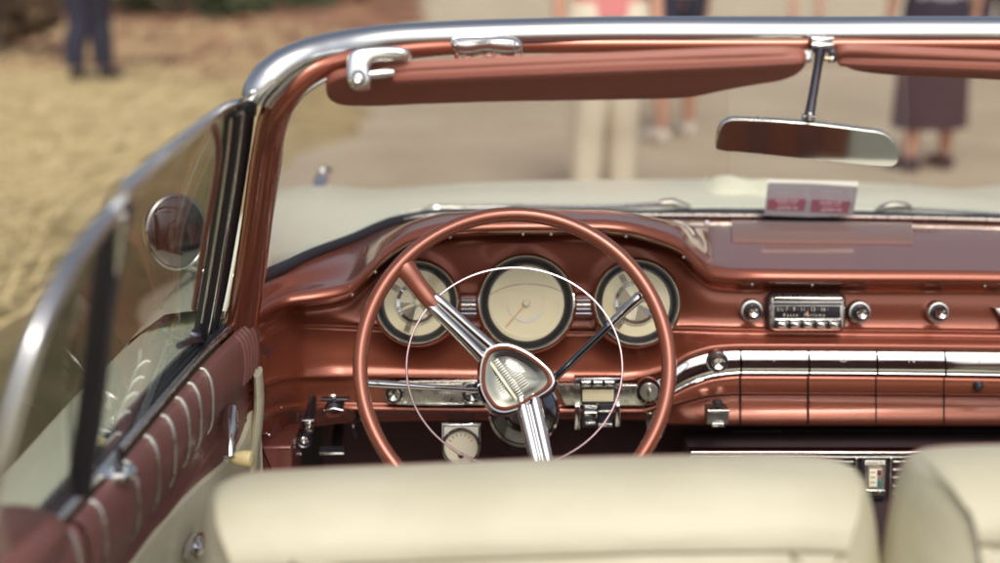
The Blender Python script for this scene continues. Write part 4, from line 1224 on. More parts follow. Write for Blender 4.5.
# window channel: rubber, bright lip
mb = MB(); rows_ = []
ysd = np.linspace(1.0, 2.15, 40)
mb.tube([Vector((belt(y)[0] - .008, y, belt(y)[1] + .003)) for y in ysd], .0052, 'brushed', 10)
mb.tube([Vector((belt(y)[0] - .020, y, belt(y)[1] - .003)) for y in ysd], .008, 'rubber', 10)
mb.tube([Vector((belt(y)[0] - .033, y, belt(y)[1] - .004)) for y in ysd], .005, 'rubber', 10)
mb.tube([Vector((belt(y)[0] - .042, y, belt(y)[1] - .002)) for y in ysd], .0035, 'brushed', 10)
dpart(mb, 'window_channel')
# outer skin, cream with a copper side sweep
def skin(y0, y1, n):
    rows = []
    for i in range(n + 1):
        y = y0 + (y1 - y0) * i / n; bx, bz = belt(y); o = CX - (.985 - .02 * max(0, (y - 2.1)))
        rows.append([Vector((bx - .042, y, bz - .004)), Vector((bx - .060, y, bz - .006)), Vector((lerp(bx, o, .72), y, bz - .022)), Vector((lerp(bx, o, .94), y, bz - .065)), Vector((o, y, bz - .16)), Vector((o - .005, y, bz - .30)), Vector((o + .01, y, .45)), Vector((o + .03, y, .28))])
    return rows
def lerp(a, b_, t_): return a + (b_ - a) * t_
mb = MB(); mb.grid(skin(DY0, 2.13, 24), 'cream_paint'); dpart(mb, 'outer_skin', sharp=80)
mb = MB()
mb.tube([Vector((CX - .992, y, .80)) for y in np.linspace(DY0 + .01, 2.12, 10)], .006, 'brass', 8)
mb.tube([Vector((CX - .994, y, .70)) for y in np.linspace(DY0 + .01, 2.12, 10)], .006, 'brass', 8)
dpart(mb, 'side_moulding')
for sd_ in (0, 1):
    mb = MB(); rw = skin(2.128, 2.36, 10)
    mb.grid([[mir(p) for p in r_] for r_ in rw] if sd_ else rw, 'cream_paint'); part(mb, 'fender_panel', sharp=80)
# window crank
dA, dB = Vector((belt(1.41)[0] + .012, 1.41, .8)), Vector((belt(2.13)[0] + .012, 2.13, .8))
dn_ = (dB - dA).cross(Vector((0, 0, 1))).normalized()
if dn_.x < 0: dn_ = -dn_
def D(px, py, off=0): return hit(px, py, dA + dn_ * off, dn_)
mb = MB()
mb.tube(crom([D(231, 404, .006), D(230, 412, .010), D(230, 426, .016), D(230.5, 442, .022), D(230.5, 457, .024)], 6), [.003, .009, .0105, .007, .008], 'chrome', 18, ref=(1, 0, 0), rb=[.006, .012, .012, .006, .007])
wc_ = dpart(mb, 'window_crank')
mb = MB()
d0 = D(231, 458, .022); d1 = d0 + Vector((.030, -.006, .0))
mb.tube(crom([d0, d0.lerp(d1, .25), d0.lerp(d1, .7), d0.lerp(d1, .95), d1], 4), [.006, .0095, .0118, .0112, .006], 'knob_cream', 20)
mb.tube([d0 - (d1 - d0) * .25, d0], [.007, .007], 'chrome', 14)
dpart(mb, 'crank_knob')
# inner door handle
mb = MB()
mb.tube(crom([D(201, 532, .008), D(197, 540, .012), D(194, 549, .014), D(191, 557, .008)], 5), [.004, .010, .011, .006], 'chrome', 16, ref=(1, 0, 0), rb=[.006, .010, .012, .008])
mb.tube([D(196, 545, .014), D(186, 556, .012)], [.006, .004], 'chrome', 12)
dpart(mb, 'door_handle')
# lock button
mb = MB(); c = PZ(119, 473, .917)
mb.lathe(Matrix.Translation(c), [(.019, -.004), (.019, .002), (.016, .005), (.009, .004), (.008, .001)], 'chrome', 26)
mb.tube([c, c + Vector((.002, 0, .028))], [.005, .004], 'dark_metal', 12)
dpart(mb, 'lock_button')

# pleated front end of the pad (fine ribs where the pad meets the pillar)
for q in range(5):
    y = 2.03 + q * .018; bx, bz = belt(y)
    L = crom([(bx + .008, y, bz + .003), (bx + .0165, y, bz - .005), (bx + .0205, y, bz - .018), (bx + .0215, y, bz - .045), (bx + .018, y, bz - .07)], 5)
    mb = MB(); mb.tube(L, .0035, 'vinyl_brown', 8); dpart(mb, 'pleat')

# rear quarter trim panel
up_, mid_, low_ = door_rows(.35, DY0 - .008, 30)
mb = MB(); mb.grid(up_, 'vinyl_brown'); mb.grid(mid_, 'vinyl_brown'); mb.grid(low_, 'vinyl_cream'); mb.grid(skin(.35, DY0 - .008, 24), 'cream_paint'); part(mb, 'rear_quarter', sharp=80)
mb = MB()
cc = PZ(28, 545, .90)
rows = []
L = crom([(-.462, 1.35, .895), (-.455, 1.30, .925), (-.47, 1.15, .935), (-.475, .9, .93)], 6)
mb.tube(L, [.02, .052, .060, .06], 'vinyl_brown', 24, ref=(0, 0, 1), rb=[.015, .030, .036, .036])
part(mb, 'quarter_pad')
# right side of the car mirrored: inner trim and skin
mb = MB()
for (a, c) in ((.35, DY0 - .008), (DY0, 2.13)):
    u1, u2, u3 = door_rows(a, c, 24)
    for rws, mt in ((u1, 'vinyl_brown'), (u2, 'vinyl_brown'), (u3, 'vinyl_cream'), (skin(a, c, 20), 'cream_paint')):
        mb.grid([[mir(p) for p in rw] for rw in rws], mt)
part(mb, 'passenger_side', sharp=80)
# door jamb / kick panel on the left
mb = MB()
jam = [(243, 338, 2.135), (246, 352, 2.14), (257, 372, 2.15), (258, 400, 2.155), (256, 430, 2.155), (252, 462, 2.155), (250, 500, 2.155)]
mb.tube(crom([P(a + 1, b_, y - .06) for a, b_, y in jam[2:]], 5), [.006, .0075, .0075, .007], 'vinyl_cream', 12, ref=(0, 1, 0), rb=.02)
part(mb, 'door_seal')
mb = MB()
c1_ = crom([P(250, 350, 2.15), P(258, 372, 2.17), P(262, 410, 2.17), P(258, 470, 2.17), P(256, 520, 2.17)], 5)
c2_ = crom([P(262, 345, 2.16), P(272, 372, 2.18), P(276, 410, 2.185), P(274, 470, 2.185), P(272, 520, 2.185)], 5)
c3_ = crom([P(278, 350, 2.22), P(284, 380, 2.25), P(288, 410, 2.26), P(286, 470, 2.26), P(284, 520, 2.26)], 5)
c4_ = crom([P(290, 372, 2.32), P(292, 390, 2.4), P(294, 415, 2.5), P(294, 470, 2.55), P(292, 520, 2.55)], 5)
c0_ = [p + Vector((-.02, .06, 0)) for p in c1_]
mb.grid([c0_, c1_, c2_, c3_, c4_], 'copper_dark'); part(mb, 'kick_panel', sharp=80)
mb = MB(); fj = Face(275, 470, 2.15, 0)
mb.rbox(fj.M, *fj.l(262, 520), *fj.l(292, 446), -.1, 0, 'copper_dark', .004, .006); part(mb, 'sill_block')
for px, py in ((269, 435), (278, 377), (281, 408)):
    dome_screw(P(px, py, 2.17 if px < 275 else 2.2), Vector((.3, -1, .2)), .0028, car, 'trim_screw')

# --- side windows
wn_ = Vector((1, 0, -.30)).normalized(); w0 = Vector((-.691, 0, 0)); w0 = Vector((-.31, 1.8, 1.27))
def W(px, py, off=0): return hit(px, py, w0, wn_) + wn_ * off
def pane(name, topl, botl, label, edge_r, mat='glass_side'):
    tp = [W(*p) for p in topl]; bt = [W(*p) for p in botl]
    tp = crom(tp, 8); bt = [bt[0].lerp(bt[-1], i / (len(tp) - 1)) for i in range(len(tp))]
    e = empty(name, (0, 0, 0)); e.parent = car; e.matrix_parent_inverse = Matrix.Translation(-car.location); e['label'] = label
    mb = MB()
    rows = [[a.lerp(b_, v / 8) - wn_ * (.02 * math.sin(math.pi * v / 8)) for a, b_ in zip(tp, bt)] for v in range(9)]
    mb.grid(rows, mat); o = mb.build('glass', None, sharp=80); o.parent = e
    mb = MB(); mb.tube(tp, edge_r, 'satin_chrome', 16, ref=wn_, rb=[q * .8 for q in edge_r] if not isinstance(edge_r, float) else edge_r * .8); o = mb.build('top_frame', None); o.parent = e
    return e, tp, bt
e1, tp1, bt1 = pane('front_side_window', [(243, 101), (226, 108), (190, 135), (155, 163), (119, 196)], [(208, 348), (72, 492)], 'front side window with chrome top edge', [.0045, .007, .0075, .008, .0082])
e2, tp2, bt2 = pane('rear_side_window', [(121, 204), (95, 233), (65, 275), (35, 340), (14, 405), (-6, 480), (-18, 540)], [(80, 492), (-10, 570)], 'rear side window with curved chrome edge', [.0085, .0085, .0085, .0085, .0085, .0085, .0085])
def wpart(mb, name, e):
    o = mb.build(name, None); o.parent = e; return o
mb = MB(); a, c = W(120, 202), W(76, 490)
mb.tube(crom([W(121, 201), W(113, 235), W(103, 300), W(92, 400), W(79, 490)], 6), [.0075, .008, .0085, .009, .010], 'rubber', 12, ref=wn_, rb=.012)
wpart(mb, 'seal', e2)
mb = MB(); mb.tube(crom([W(113, 212, .008), W(104, 290, .008), W(93, 390, .008), W(82, 470, .008)], 6), .0025, 'brushed', 8); wpart(mb, 'seal_bead', e2)
# vent frame next to the pillar
mb = MB()
mb.tube(crom([W(246, 108), W(243, 135), W(231, 215), W(215, 305), W(205, 345)], 6), [.008, .011, .012, .011, .010], 'rubber', 14, ref=wn_, rb=.012)
mb.tube(crom([W(233, 112), W(229, 150), W(217, 235), W(203, 320), W(197, 350)], 6), .0042, 'rubber', 12, ref=wn_, rb=.010)
wpart(mb, 'vent_seal', e1)
mb = MB()
mb.tube(crom([W(238, 110, .006), W(235, 140, .006), W(223, 225, .006), W(208, 320, .006), W(203, 345, .006)], 6), .0030, 'chrome', 10)
mb.tube(crom([W(228, 118, .004), W(224, 155, .004), W(212, 240, .004), W(199, 322, .004)], 6), .0016, 'chrome', 10)
mb.tube(crom([W(247.5, 130, .012), W(240, 190, .012), W(226, 270, .012), W(213, 335, .012)], 6), .0018, 'chrome', 10)
wpart(mb, 'vent_frame', e1)
mb = MB(); mb.tube(crom([W(216, 122, -.004), W(222, 160, -.004), W(208, 240, -.004), W(197, 310, -.004)], 6), [.003, .006, .006, .003], 'copper_dark', 10, ref=wn_, rb=.004); wpart(mb, 'vent_reflection', e1)  # brown reflection in the side glass, built as a slim strip
mb = MB(); mb.lathe(frame_at(W(188, 334, .006), wn_), [(.008, -.002), (.008, .006), (.005, .010), (.0001, .011)], 'dark_metal', 18)
mb.tube(crom([W(176, 345, .004), W(185, 338, .010), W(196, 340, .006), W(205, 348, .004)], 5), .0045, 'dark_metal', 10); wpart(mb, 'vent_catch', e1)
# dark rubber at the top joint
mb = MB(); mb.tube(crom([P(238, 103, 1.83), P(247, 108, 1.83), P(256, 109, 1.83)], 5), [.006, .010, .009], 'rubber', 12); part(mb, 'joint_seal')
mb = MB(); mb.tube(crom([P(256, 103, 1.80), P(259, 101, 1.80), P(264, 99, 1.80)], 4), [.004, .006, .004], 'chrome', 10); part(mb, 'joint_clip')

# --- outside mirror
mc = P(176, 232, 2.32)
mn = Vector((.78, -1, .12)).normalized(); Mm = frame_at(mc, mn); km = pxm(mc)
mb = MB()
mb.lathe(Mm, [(.0001, -.075), (.018, -.07), (.036, -.05), (.048, -.02), (.0535, .0), (.0535, .004), (.0505, .007), (.0485, .004)], 'chrome', 44, sy=1.14)
mb.tube(crom([mc - mn * .05, mc - mn * .055 + Vector((.02, .01, -.05)), Vector((mc.x + .06, mc.y + .06, .90))], 6), [.009, .008, .012], 'chrome', 14)
mo_ = part(mb, 'side_mirror', label='round chrome door mirror outside the side window')
mb = MB(); mb.lathe(Mm, [(.0490, .0042), (.042, .0072), (.03, .0100), (.015, .0118), (.0001, .0122)], 'mid_chrome', 44, sy=1.14); part(mb, 'mirror_glass', mo_)

# ------------------------------------------------------------------ seats
def seat(name, OUT, Yr, label, seam_y, left_side):
    SEAT_W = not left_side
    """backrest seen from behind: cream shell wrapped over the top, copper front edge"""
    e = empty(name, (0, 0, 0)); e.parent = car; e.matrix_parent_inverse = Matrix.Translation(-car.location); e['label'] = label
    n_ = Vector((0, -1, .16)).normalized()
    f_ = Face(*OUT[0], Yr, n=n_)
    pts = crom([(*f_.l(p[0], p[1] + 2.5), 0) for p in OUT], 8)
    q = [(v.x, v.y) for v in pts]
    cx_ = sum(p[0] for p in q) / len(q); 
    ymin = min(p[1] for p in q) - .45
    loop = q + [(q[-1][0] - .01, ymin), (q[0][0] + .01, ymin)]
    def ring(s_in, z):
        out = []
        n2 = len(loop)
        for i in range(n2):
            a, b_, c = Vector(loop[i - 1]), Vector(loop[i]), Vector(loop[(i + 1) % n2])
            t_ = (c - a).normalized(); nn = Vector((-t_.y, t_.x))
            if (Vector((cx_, ymin + .3)) - b_).dot(nn) < 0: nn = -nn
            tp = max(0.0, z + .06) * ((.38 if SEAT_W else .16) if abs(nn.x) > .5 else .0)
            p = b_ + nn * (s_in + tp * abs(nn.x))
            out.append(f_.M @ Vector((p.x, p.y, z + .094)))
        return out
    mb = MB()
    prof = [(.0, -.095), (-.003, -.07), (-.003, -.045), (.000, -.02), (.006, .004), (.016, .022), (.030, .036), (.045, .043), (.058, .0455), (.0625, .0435), (.066, .0450), (.08, .0475), (.11, .050)]
    mb.grid([ring(*p) for p in prof], 'vinyl_cream', cu=True)
    n2 = len(loop); last = ring(*prof[-1]); nh = len(q) // 2
    rows = []
    for i in range(nh + 1):
        a, b_ = last[i], last[len(q) - 1 - i]
        rows.append([a.lerp(b_, v / 10) + f_.n * (.012 * math.sin(math.pi * v / 10) * math.sin(math.pi * min(1, (nh - i) / nh + .0))) for v in range(11)])
    rows.insert(0, [last[-1].lerp(last[-2], v / 10) for v in range(11)])
    mb.grid(rows, 'vinyl_cream')
    bo = mb.build('backrest', None, sharp=80); bo.parent = e
    mb = MB()
    mb.grid([ring(*p) for p in ((.0015, -.090), (.004, -.096), (.020, -.108), (.045, -.122), (.08, -.134), (.11, -.138))], 'vinyl_brown', cu=True)
    k_ = mb.mi('vinyl_brown'); o_ = len(mb.v) - n2
    mb.f.append([o_ + i for i in range(n2)]); mb.m.append(k_)
    o = mb.build('front_cover', None, sharp=80); o.parent = e
    mb = MB(); mb.tube(ring(.001, -.091)[:-2], .0022, 'piping', 8); o = mb.build('piping', None); o.parent = e
    mb = MB(); mb.tube(ring(.0615, .0452)[:-2], .0013, 'seam_thread', 6); o = mb.build('seam', None); o.parent = e
    mb = MB()   # seat cushion
    x0, x1 = min(p[0] for p in q), max(p[0] for p in q)
    c0 = f_.o
    Mc_ = Matrix.Translation((c0.x, c0.y, .55))
    out = rrect(x0 + .01, .09, x1 - .01, .62, .05, 5)
    mb.prism(Mc_, out, -.25, .0, 'vinyl_cream', .04); o = mb.build('cushion', None); o.parent = e
    return e, f_, ring
SEAT_L = [(209, 640), (211, 545), (213.5, 500), (220, 484.5), (232, 475.5), (252, 470), (300, 466.5), (400, 462.2), (500, 458), (600, 454.3), (700, 452.3), (790, 452), (825, 455), (843, 461), (855, 473), (862, 492), (868, 525), (873, 580), (876, 640)]
seat('driver_seat', SEAT_L, 1.385, 'driver seat back in cream vinyl with red piping', 520, False)
SEAT_R = [(872, 640), (878, 570), (887, 515), (897, 473), (905, 456), (918, 447.5), (940, 444), (1000, 442), (1100, 441), (1300, 441), (1460, 443), (1500, 452), (1520, 475), (1528, 520), (1532, 640)]
seat('passenger_seat', SEAT_R, 1.365, 'passenger seat back in cream vinyl', 520, True)
# rear bench and tail deck behind the camera's feet (seen only in the mirrors and chrome)
mb = MB()
for Mr, y0, y1, zt in ((Matrix.Translation((CX, .28, .62)) @ Matrix.Rotation(R(78), 4, 'X'), -.25, .30, .08), (Matrix.Translation((CX, .55, .45)), -.26, .26, .06)):
    for a, c, mt in ((-.66, -.175, 'vinyl_cream'), (.175, .66, 'vinyl_cream_lit')):  # right bolster paler than the left: brightness for the mirror put into its colour
        mb.rbox(Mr, a, y0, c, y1, -.1, zt, mt, .05, .04)
    for q in range(6):
        a = -.172 + q * .0575
        mb.rbox(Mr, a, y0, a + .0565, y1, -.1, zt - .005, ('vinyl_brown', 'vinyl_visor')[q % 2], .025, .024)
part(mb, 'rear_seat')
st = [(.30, .90, 1, .985, .30), (0, .905, 1, .97, .30), (-.5, .90, 1, .93, .30), (-1.0, .87, 1, .92, .30), (-1.5, .80, 1, .90, .32), (-1.75, .70, .7, .87, .35), (-1.8, .5, .2, .85, .36)]
mb = MB(); mb.grid([bodyrow(*q) for q in st], 'cream_paint'); part(mb, 'trunk_deck', sharp=60)
# wheels so that the car stands on the ground
for x_, y in ((CX - .80, 3.45), (CX + .80, 3.45), (CX - .80, .25 - .9), (CX + .80, .25 - .9)):
    sgn = -1 if x_ < CX else 1
    Mw = Matrix.Translation((x_, y, .355)) @ Matrix.Rotation(R(90) * sgn, 4, 'Y')
    mb = MB(); mb.lathe(Mw, [(.20, -.09), (.30, -.10), (.345, -.08), (.355, 0), (.345, .08), (.30, .10), (.20, .09)], 'rubber', 40)
    mb.lathe(Mw, [(.20, .085), (.17, .10), (.10, .09), (.06, .11), (.0001, .115)], 'chrome', 32)
    part(mb, 'wheel')

# ------------------------------------------------------------------ wipers
mb = MB(); Yw = 2.80
blade = [P(421, 211, Yw), P(436, 208.0, Yw), P(470, 207.0, Yw), P(521, 206.5, Yw)]
mb.tube(crom([P(421, 213, Yw), P(434, 210.5, Yw), P(470, 209.5, Yw), P(523, 206.2, Yw)], 5), [.005, .0115, .0085, .004], 'hub_grey', 10, ref=(0, 1, 0), rb=.006)
mb.tube(crom([P(424, 215, Yw - .01), P(480, 211.5, Yw - .01), P(523, 207.5, Yw - .01), P(600, 208.2, Yw), P(668, 205.5, Yw)], 5), .0022, 'rubber', 8)
mb.lathe(frame_at(P(436, 209.5, Yw - .01), (0, -1, .3)), [(.009, 0), (.008, .006), (.0001, .008)], 'brushed', 18)
mb.tube(crom([P(523, 206.2, Yw), P(600, 206.5, Yw), P(664, 203.5, Yw)], 4), .003, 'dark_metal', 8)
mb.tube([P(660, 203.5, Yw), P(672, 203, Yw), P(690, 208, Yw)], [.008, .010, .006], 'hub_grey', 12)
part(mb, 'wiper', label='wiper lying along the base of the windscreen')
mb = MB()
mb.tube(crom([P(875, 211.5, Yw), P(888, 206.5, Yw), P(905, 206.5, Yw), P(912, 210, Yw)], 4), [.004, .008, .008, .004], 'hub_grey', 10)
mb.tube(crom([P(885, 208.5, Yw), P(940, 210.5, Yw), P(1010, 215, Yw), P(1090, 221, Yw)], 4), [.004, .003, .0035, .006], 'dark_metal', 8)
mb.tube(crom([P(890, 213, Yw), P(960, 216, Yw), P(1060, 221.5, Yw)], 4), .003, 'rubber', 8)
part(mb, 'wiper', label='wiper on the passenger side')
mb = MB(); mb.tube(crom([P(620, 215.5, 2.76), P(690, 211.5, 2.77), P(860, 214, 2.78), P(1000, 219, 2.78)], 6), [.003, .006, .006, .006], 'black_gloss', 10); part(mb, 'cowl_grille')

# =====================================================================  LOOSE THINGS
# printed card standing behind the glass
pn = Vector((0, -.80, .60)).normalized()
fp_ = Face(811, 213, 2.665, n=pn)
card = empty('printed_card', fp_.o, label='grey printed card with two maroon boxes propped behind the windscreen', category='card')
mb = MB(); mb.prism(fp_.M, fp_.outline([(764, 215), (768, 183), (770, 182.6), (812, 183.5), (858, 186.5), (853, 216), (810, 217)]), -.0012, 0, 'paper_grey', 0)
mb.prism(fp_.M, fp_.outline([(766.5, 184.6), (767.6, 178.5), (858.8, 181), (857.8, 187.6), (812, 185.0)]), -.0026, -.0013, 'paper_white', 0)
tl(mb, 'sheet', card)
for pts_, tx in (([(767.0, 210), (768.5, 199), (806.2, 199), (804.3, 211)], (787, 204.6)), ([(809.8, 212), (812, 199.3), (851, 202), (848, 213.5)], (831, 206.6))):
    mb = MB(); mb.prism(fp_.M, fp_.outline(pts_), 0, .0008, 'paper_maroon', 0)
    for dy, sz, st_ in ((-3.4, 3.2, 'HEWBE ALAD'), (-.4, 1.6, 'MEMBERS ONLY AREA'), (3.6, 3.4, 'ADMON CB')):
        mb.text(fp_.at(tx[0], tx[1] + dy, .0009), st_, sz * fp_.k, 'paper_ink', .0001, 0, 1.15)
    tl(mb, 'printed_box', card)
# pale low lumps on the hood, in the hood's own colour
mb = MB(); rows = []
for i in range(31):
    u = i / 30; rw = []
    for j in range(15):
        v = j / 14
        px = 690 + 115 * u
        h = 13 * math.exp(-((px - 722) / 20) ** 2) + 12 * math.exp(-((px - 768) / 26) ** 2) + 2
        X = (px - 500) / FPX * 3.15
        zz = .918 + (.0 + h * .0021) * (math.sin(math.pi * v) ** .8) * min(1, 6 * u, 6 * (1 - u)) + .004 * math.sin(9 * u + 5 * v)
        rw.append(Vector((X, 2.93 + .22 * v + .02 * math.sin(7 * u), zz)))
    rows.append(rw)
mb.grid(rows, 'lump_cream')
mb.build('pale_lump', None, sharp=80, label='pale lumps on the hood beyond the windscreen', category='pale_lump')

# =====================================================================  PEOPLE
def human(loc, face, parts_, label, stance=.13, step=0.0, height=1.72, turn=0):
    """one continuous skinned body; clothing, shoes and hair are children"""
    h = height / 1.72
    J = {}
    def j(n_, x, y, z, r_): J[n_] = (Vector((x * h, y * h, z * h)), r_ * h)
    j('pelvis', 0, 0, .96, .125); j('waist', 0, .01, 1.12, .115); j('chest', 0, .01, 1.32, .135); j('neck', 0, 0, 1.47, .055); j('jaw', 0, -.015, 1.55, .065); j('head', 0, 0, 1.62, .085)
    for s_, q in ((-1, 'l'), (1, 'r')):
        st_ = step * s_
        j('hip' + q, s_ * .095, 0, .90, .095); j('knee' + q, s_ * stance * .85, -.02 + st_ * .5, .49, .058); j('calf' + q, s_ * stance * .95, .015 + st_ * .8, .33, .054); j('ankle' + q, s_ * stance, .02 + st_, .09, .036); j('toe' + q, s_ * (stance + .02), -.15 + st_, .035, .032)
        j('sh' + q, s_ * .18, .01, 1.40, .058); j('el' + q, s_ * .24, .03, 1.12, .042); j('wr' + q, s_ * .25, -.04, .88, .028)
        j('palm' + q, s_ * .25, -.055, .80, .034)
        for fi in range(4):
            j('f%d' % fi + q, s_ * (.25), -.085 + .02 * fi, .70 + .008 * abs(fi - 1.4), .0095)
        j('th' + q, s_ * .225, -.10, .77, .011)
    E = [('pelvis', 'waist'), ('waist', 'chest'), ('chest', 'neck'), ('neck', 'jaw'), ('jaw', 'head')]
    for q in 'lr':
        E += [('pelvis', 'hip' + q), ('hip' + q, 'knee' + q), ('knee' + q, 'calf' + q), ('calf' + q, 'ankle' + q), ('ankle' + q, 'toe' + q), ('chest', 'sh' + q), ('sh' + q, 'el' + q), ('el' + q, 'wr' + q), ('wr' + q, 'palm' + q), ('palm' + q, 'th' + q)]
        E += [('palm' + q, 'f%d' % i + q) for i in range(4)]
    names = list(J)
    me = bpy.data.meshes.new('body'); me.from_pydata([J[n_][0] for n_ in names], [(names.index(a), names.index(b_)) for a, b_ in E], [])
    o = bpy.data.objects.new('body', me); COL.objects.link(o)
    o.modifiers.new('skin', 'SKIN'); sub = o.modifiers.new('sub', 'SUBSURF'); sub.levels = 2; sub.render_levels = 2
    for i, n_ in enumerate(names):
        me.skin_vertices[0].data[i].radius = (J[n_][1], J[n_][1])
    me.skin_vertices[0].data[0].use_root = True
    dg = bpy.context.evaluated_depsgraph_get()
    ev = bpy.data.meshes.new_from_object(o.evaluated_get(dg))
    bpy.data.objects.remove(o)
    root = empty('person', loc, label=label, category='person'); root.rotation_euler = (0, 0, face)
    ev.materials.clear(); ev.materials.append(M['skin'])
    b_ = bpy.data.objects.new('body', ev); COL.objects.link(b_); b_.parent = root
    for p in ev.polygons: p.use_smooth = True
    def child(mb, n_): 
        c = mb.build(n_, None); c.parent = root; return c
    V = lambda n_: J[n_][0]
    for q in 'lr':
        a = V('ankle' + q); tt = V('toe' + q)
        mb = MB(); mb.tube(crom([a + Vector((0, .055, -.045)), a + Vector((0, .02, -.035)), (a + tt) / 2 + Vector((0, 0, -.005)), tt + Vector((0, 0, .0)), tt + Vector((0, -.07, -.003))], 4), [.03, .048, .047, .044, .02], parts_['shoe'], 14, ref=(0, 0, 1), rb=[.03, .052, .045, .034, .02]); child(mb, 'shoe')
    # legs
    kind = parts_['legs']
    if kind in ('trousers', 'shorts'):
        mb = MB()
        for q in 'lr':
            pts_ = [V('hip' + q) + Vector((0, 0, .12)), V('hip' + q), V('hip' + q).lerp(V('knee' + q), .5)]
            rr_ = [.10, .115, .098]
            if kind == 'trousers':
                pts_ += [V('knee' + q), V('calf' + q), V('ankle' + q) + Vector((0, .01, .03))]; rr_ += [.08, .076, .068]
            else:
                pts_ += [V('knee' + q) + Vector((0, 0, .05))]; rr_ += [.10]
            mb.tube(crom(pts_, 4), [x_ * h * parts_.get('fat', 1) for x_ in rr_], parts_['legmat'], 18)
        mb.tube([V('pelvis') + Vector((0, 0, -.08)), V('pelvis'), V('waist') + Vector((0, 0, -.03))], [.12 * h, .155 * h, .14 * h], parts_['legmat'], 22, ref=(0, 1, 0), rb=.115 * h)
        child(mb, kind)
    else:
        mb = MB(); zs = [(1.08, .135), (.95, .17), (.75, .185), (.55, .19), (parts_.get('hem', .32), .20)]
        Mt = Matrix.Identity(4); rows_ = []
        for z, r_ in zs:
            rows_.append([Vector((r_ * h * (1 + .05 * math.sin(7 * a_)) * math.cos(a_) * 1.08, r_ * h * .8 * math.sin(a_), z * h)) for a_ in [2 * math.pi * i / 40 for i in range(40)]])
        mb.grid(rows_, parts_['legmat'], cu=True); child(mb, 'skirt')
    mb = MB()
    mb.tube(crom([V('pelvis') + Vector((0, 0, -.02)), V('waist'), V('chest'), V('chest') + Vector((0, 0, .09)), V('neck') + Vector((0, 0, -.02))], 4), [.17 * h, .16 * h, .20 * h, .16 * h, .06 * h], parts_['top'], 24, ref=(0, 1, 0), rb=[.13 * h, .125 * h, .14 * h, .11 * h, .06 * h])
    for q in 'lr': mb.tube(crom([V('sh' + q) + Vector((0, 0, .01)), V('sh' + q).lerp(V('el' + q), .5), V('el' + q)], 4), [.068 * h, .06 * h, .055 * h], parts_['top'], 14)
    child(mb, 'shirt')
    mb = MB(); hd = V('head')
    mb.lathe(Matrix.Translation(hd + Vector((0, .018, .01))), [(.0001, .115), (.05, .105), (.085, .06), (.096, .0), (.09, -.06), (.07, -.09)], 'hair', 24); child(mb, 'hair')
    return root
def G(px, py): return PZ(px, py, .01)
human(G(92, 80), R(160), dict(shoe='shoe_dark', legs='trousers', legmat='cloth_navy', top='cloth_navy', fat=1.25), 'person in dark trousers standing on the straw at the left', .08, .10)
human(G(673, 141), R(205), dict(shoe='shoe_white', legs='shorts', legmat='cloth_navy', top='cloth_grey'), 'person with bare legs in dark shorts and white shoes on the road', .16, .10)
human(G(604, 206), R(10), dict(shoe='shoe_white', legs='trousers', legmat='cloth_pale', top='cloth_pink', fat=1.08), 'person in pale trousers and a pink top just beyond the hood', .10, .03)
human(G(925, 172), R(190), dict(shoe='shoe_dark', legs='skirt', legmat='cloth_dark', top='cloth_grey', hem=.26), 'person in a grey top and long dark skirt at the right', .12, .03)
human(PZ(805, 30, 0.01), R(180), dict(shoe='shoe_dark', legs='shorts', legmat='cloth_dark', top='cloth_pale'), 'person with bare legs standing far off behind the header', .17, .03)
human(PZ(992, 62, 0.01), R(170), dict(shoe='shoe_dark', legs='trousers', legmat='cloth_dark', top='cloth_dark'), 'person in all dark clothes walking beyond the right end of the header', .12, .05)

# =====================================================================  BACKGROUND
def shrub(loc, w, h, n, mat, label):
    e = empty('bush', loc, label=label, category='bush', group='bushes along the far edge of the field')
    mb = MB()
    for i in range(5):
        a = i * 1.3; mb.tube([(0, 0, 0), (w * .3 * math.cos(a), w * .3 * math.sin(a), h * .5), (w * .5 * math.cos(a), w * .5 * math.sin(a), h * .85)], [.05, .035, .012], 'bark', 7)
    o = mb.build('trunk', None); o.parent = e
    mb = MB()
    cl = [(random.uniform(-.8, .8) * w, random.uniform(-.4, .4) * w, random.uniform(.2, .95) * h, random.uniform(.25, .5) * min(w, h)) for _ in range(9)]
    for i in range(n):
        c = random.choice(cl); v = Vector((random.gauss(0, 1), random.gauss(0, 1), random.gauss(0, 1))).normalized() * (c[3] * random.uniform(.4, 1) ** .5)
        p = Vector(c[:3]) + v; p.z = max(p.z, .02)
        s_ = random.uniform(.05, .11); a = Vector((random.gauss(0, 1), random.gauss(0, 1), random.gauss(0, 1))).normalized(); b_ = a.orthogonal().normalized()
        mb.add([p - a * s_, p + b_ * s_ * .5, p + a * s_, p - b_ * s_ * .5], [[0, 1, 2, 3]], mat)
    o = mb.build('foliage', None); o.parent = e
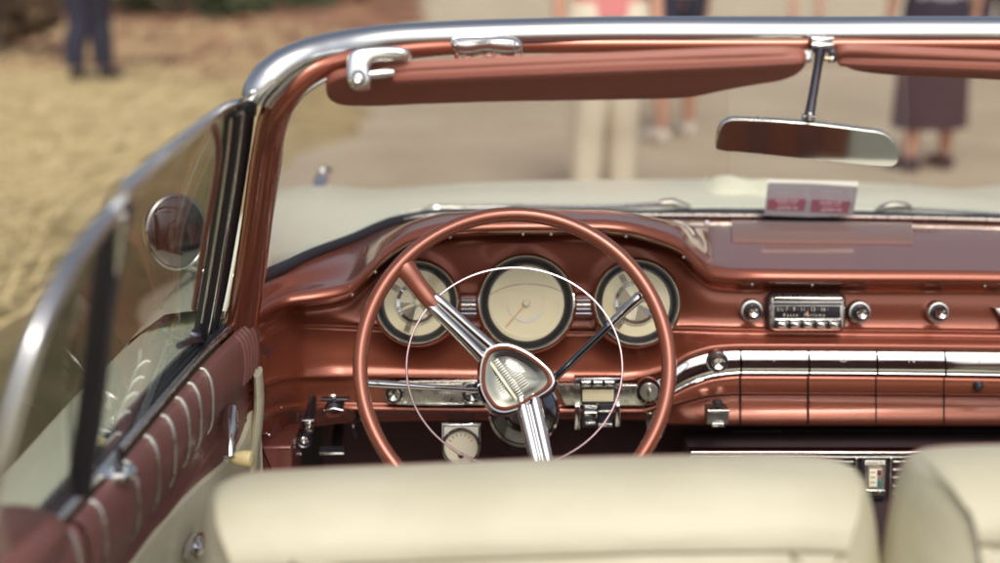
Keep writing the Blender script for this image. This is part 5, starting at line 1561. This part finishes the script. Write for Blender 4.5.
bl = [(-5.0, 15.2, .6, .8, 'leaf_brown', 'dark brown bush at the left edge of the photo, nearest of the bushes'),
      (-6.1, 19.0, .8, .8, 'leaf_brown', 'brown bush just beyond the person in dark trousers'),
      (-4.4, 20.5, 1.3, .7, 'leaf', 'low green bush above the middle of the straw field'),
      (-3.6, 22.5, 1.2, .8, 'leaf', 'green bush behind the reddish earth'),
      (-2.2, 24.0, 1.1, .9, 'leaf_brown', 'brown bush beside the far end of the road')]
for x_, y, w, h, mt, lb in bl:
    shrub(Vector((x_, y, 0)), w, h, 2200, mt, lb)

# =====================================================================  CAMERA, LIGHT
cam = bpy.data.cameras.new('camera'); co = bpy.data.objects.new('camera', cam); COL.objects.link(co)
co.location = CAM; co.rotation_euler = (R(90) - TH, 0, 0)
cam.sensor_width = 36; cam.lens = 54; cam.clip_end = 2000; cam.clip_start = .05
cam.dof.use_dof = True; cam.dof.focus_distance = 2.15; cam.dof.aperture_fstop = 2.0
scene.camera = co
SUN_EL, SUN_AZ = R(50), R(172)     # azimuth measured from +Y clockwise
w = bpy.data.worlds.new('World'); scene.world = w; w.use_nodes = True
nt = w.node_tree; bg = nt.nodes['Background']
sky = nt.nodes.new('ShaderNodeTexSky'); sky.sky_type = 'NISHITA'; sky.sun_disc = False
sky.sun_elevation = SUN_EL; sky.sun_rotation = SUN_AZ; sky.dust_density = 7.0; sky.air_density = .8; sky.ozone_density = .6
hs_ = nt.nodes.new('ShaderNodeHueSaturation'); hs_.inputs['Saturation'].default_value = .62
nt.links.new(sky.outputs[0], hs_.inputs['Color']); nt.links.new(hs_.outputs[0], bg.inputs[0]); bg.inputs[1].default_value = .15
sl = bpy.data.lights.new('sun', 'SUN'); so = bpy.data.objects.new('sun', sl); COL.objects.link(so)
sl.energy = .9; sl.angle = R(18); sl.color = (1, .95, .86)
sd = Vector((math.sin(SUN_AZ) * math.cos(SUN_EL), math.cos(SUN_AZ) * math.cos(SUN_EL), math.sin(SUN_EL)))
so.rotation_euler = sd.to_track_quat('Z', 'Y').to_euler()
so.location = (0, -5, 8)
scene.view_settings.view_transform = 'Standard'; scene.view_settings.look = 'None'
scene.view_settings.exposure = 0.0; scene.view_settings.gamma = 1
scene.render.engine = 'CYCLES'
scene.cycles.use_denoising = True
scene.cycles.max_bounces = 10; scene.cycles.transparent_max_bounces = 16; scene.cycles.caustics_reflective = False; scene.cycles.caustics_refractive = False
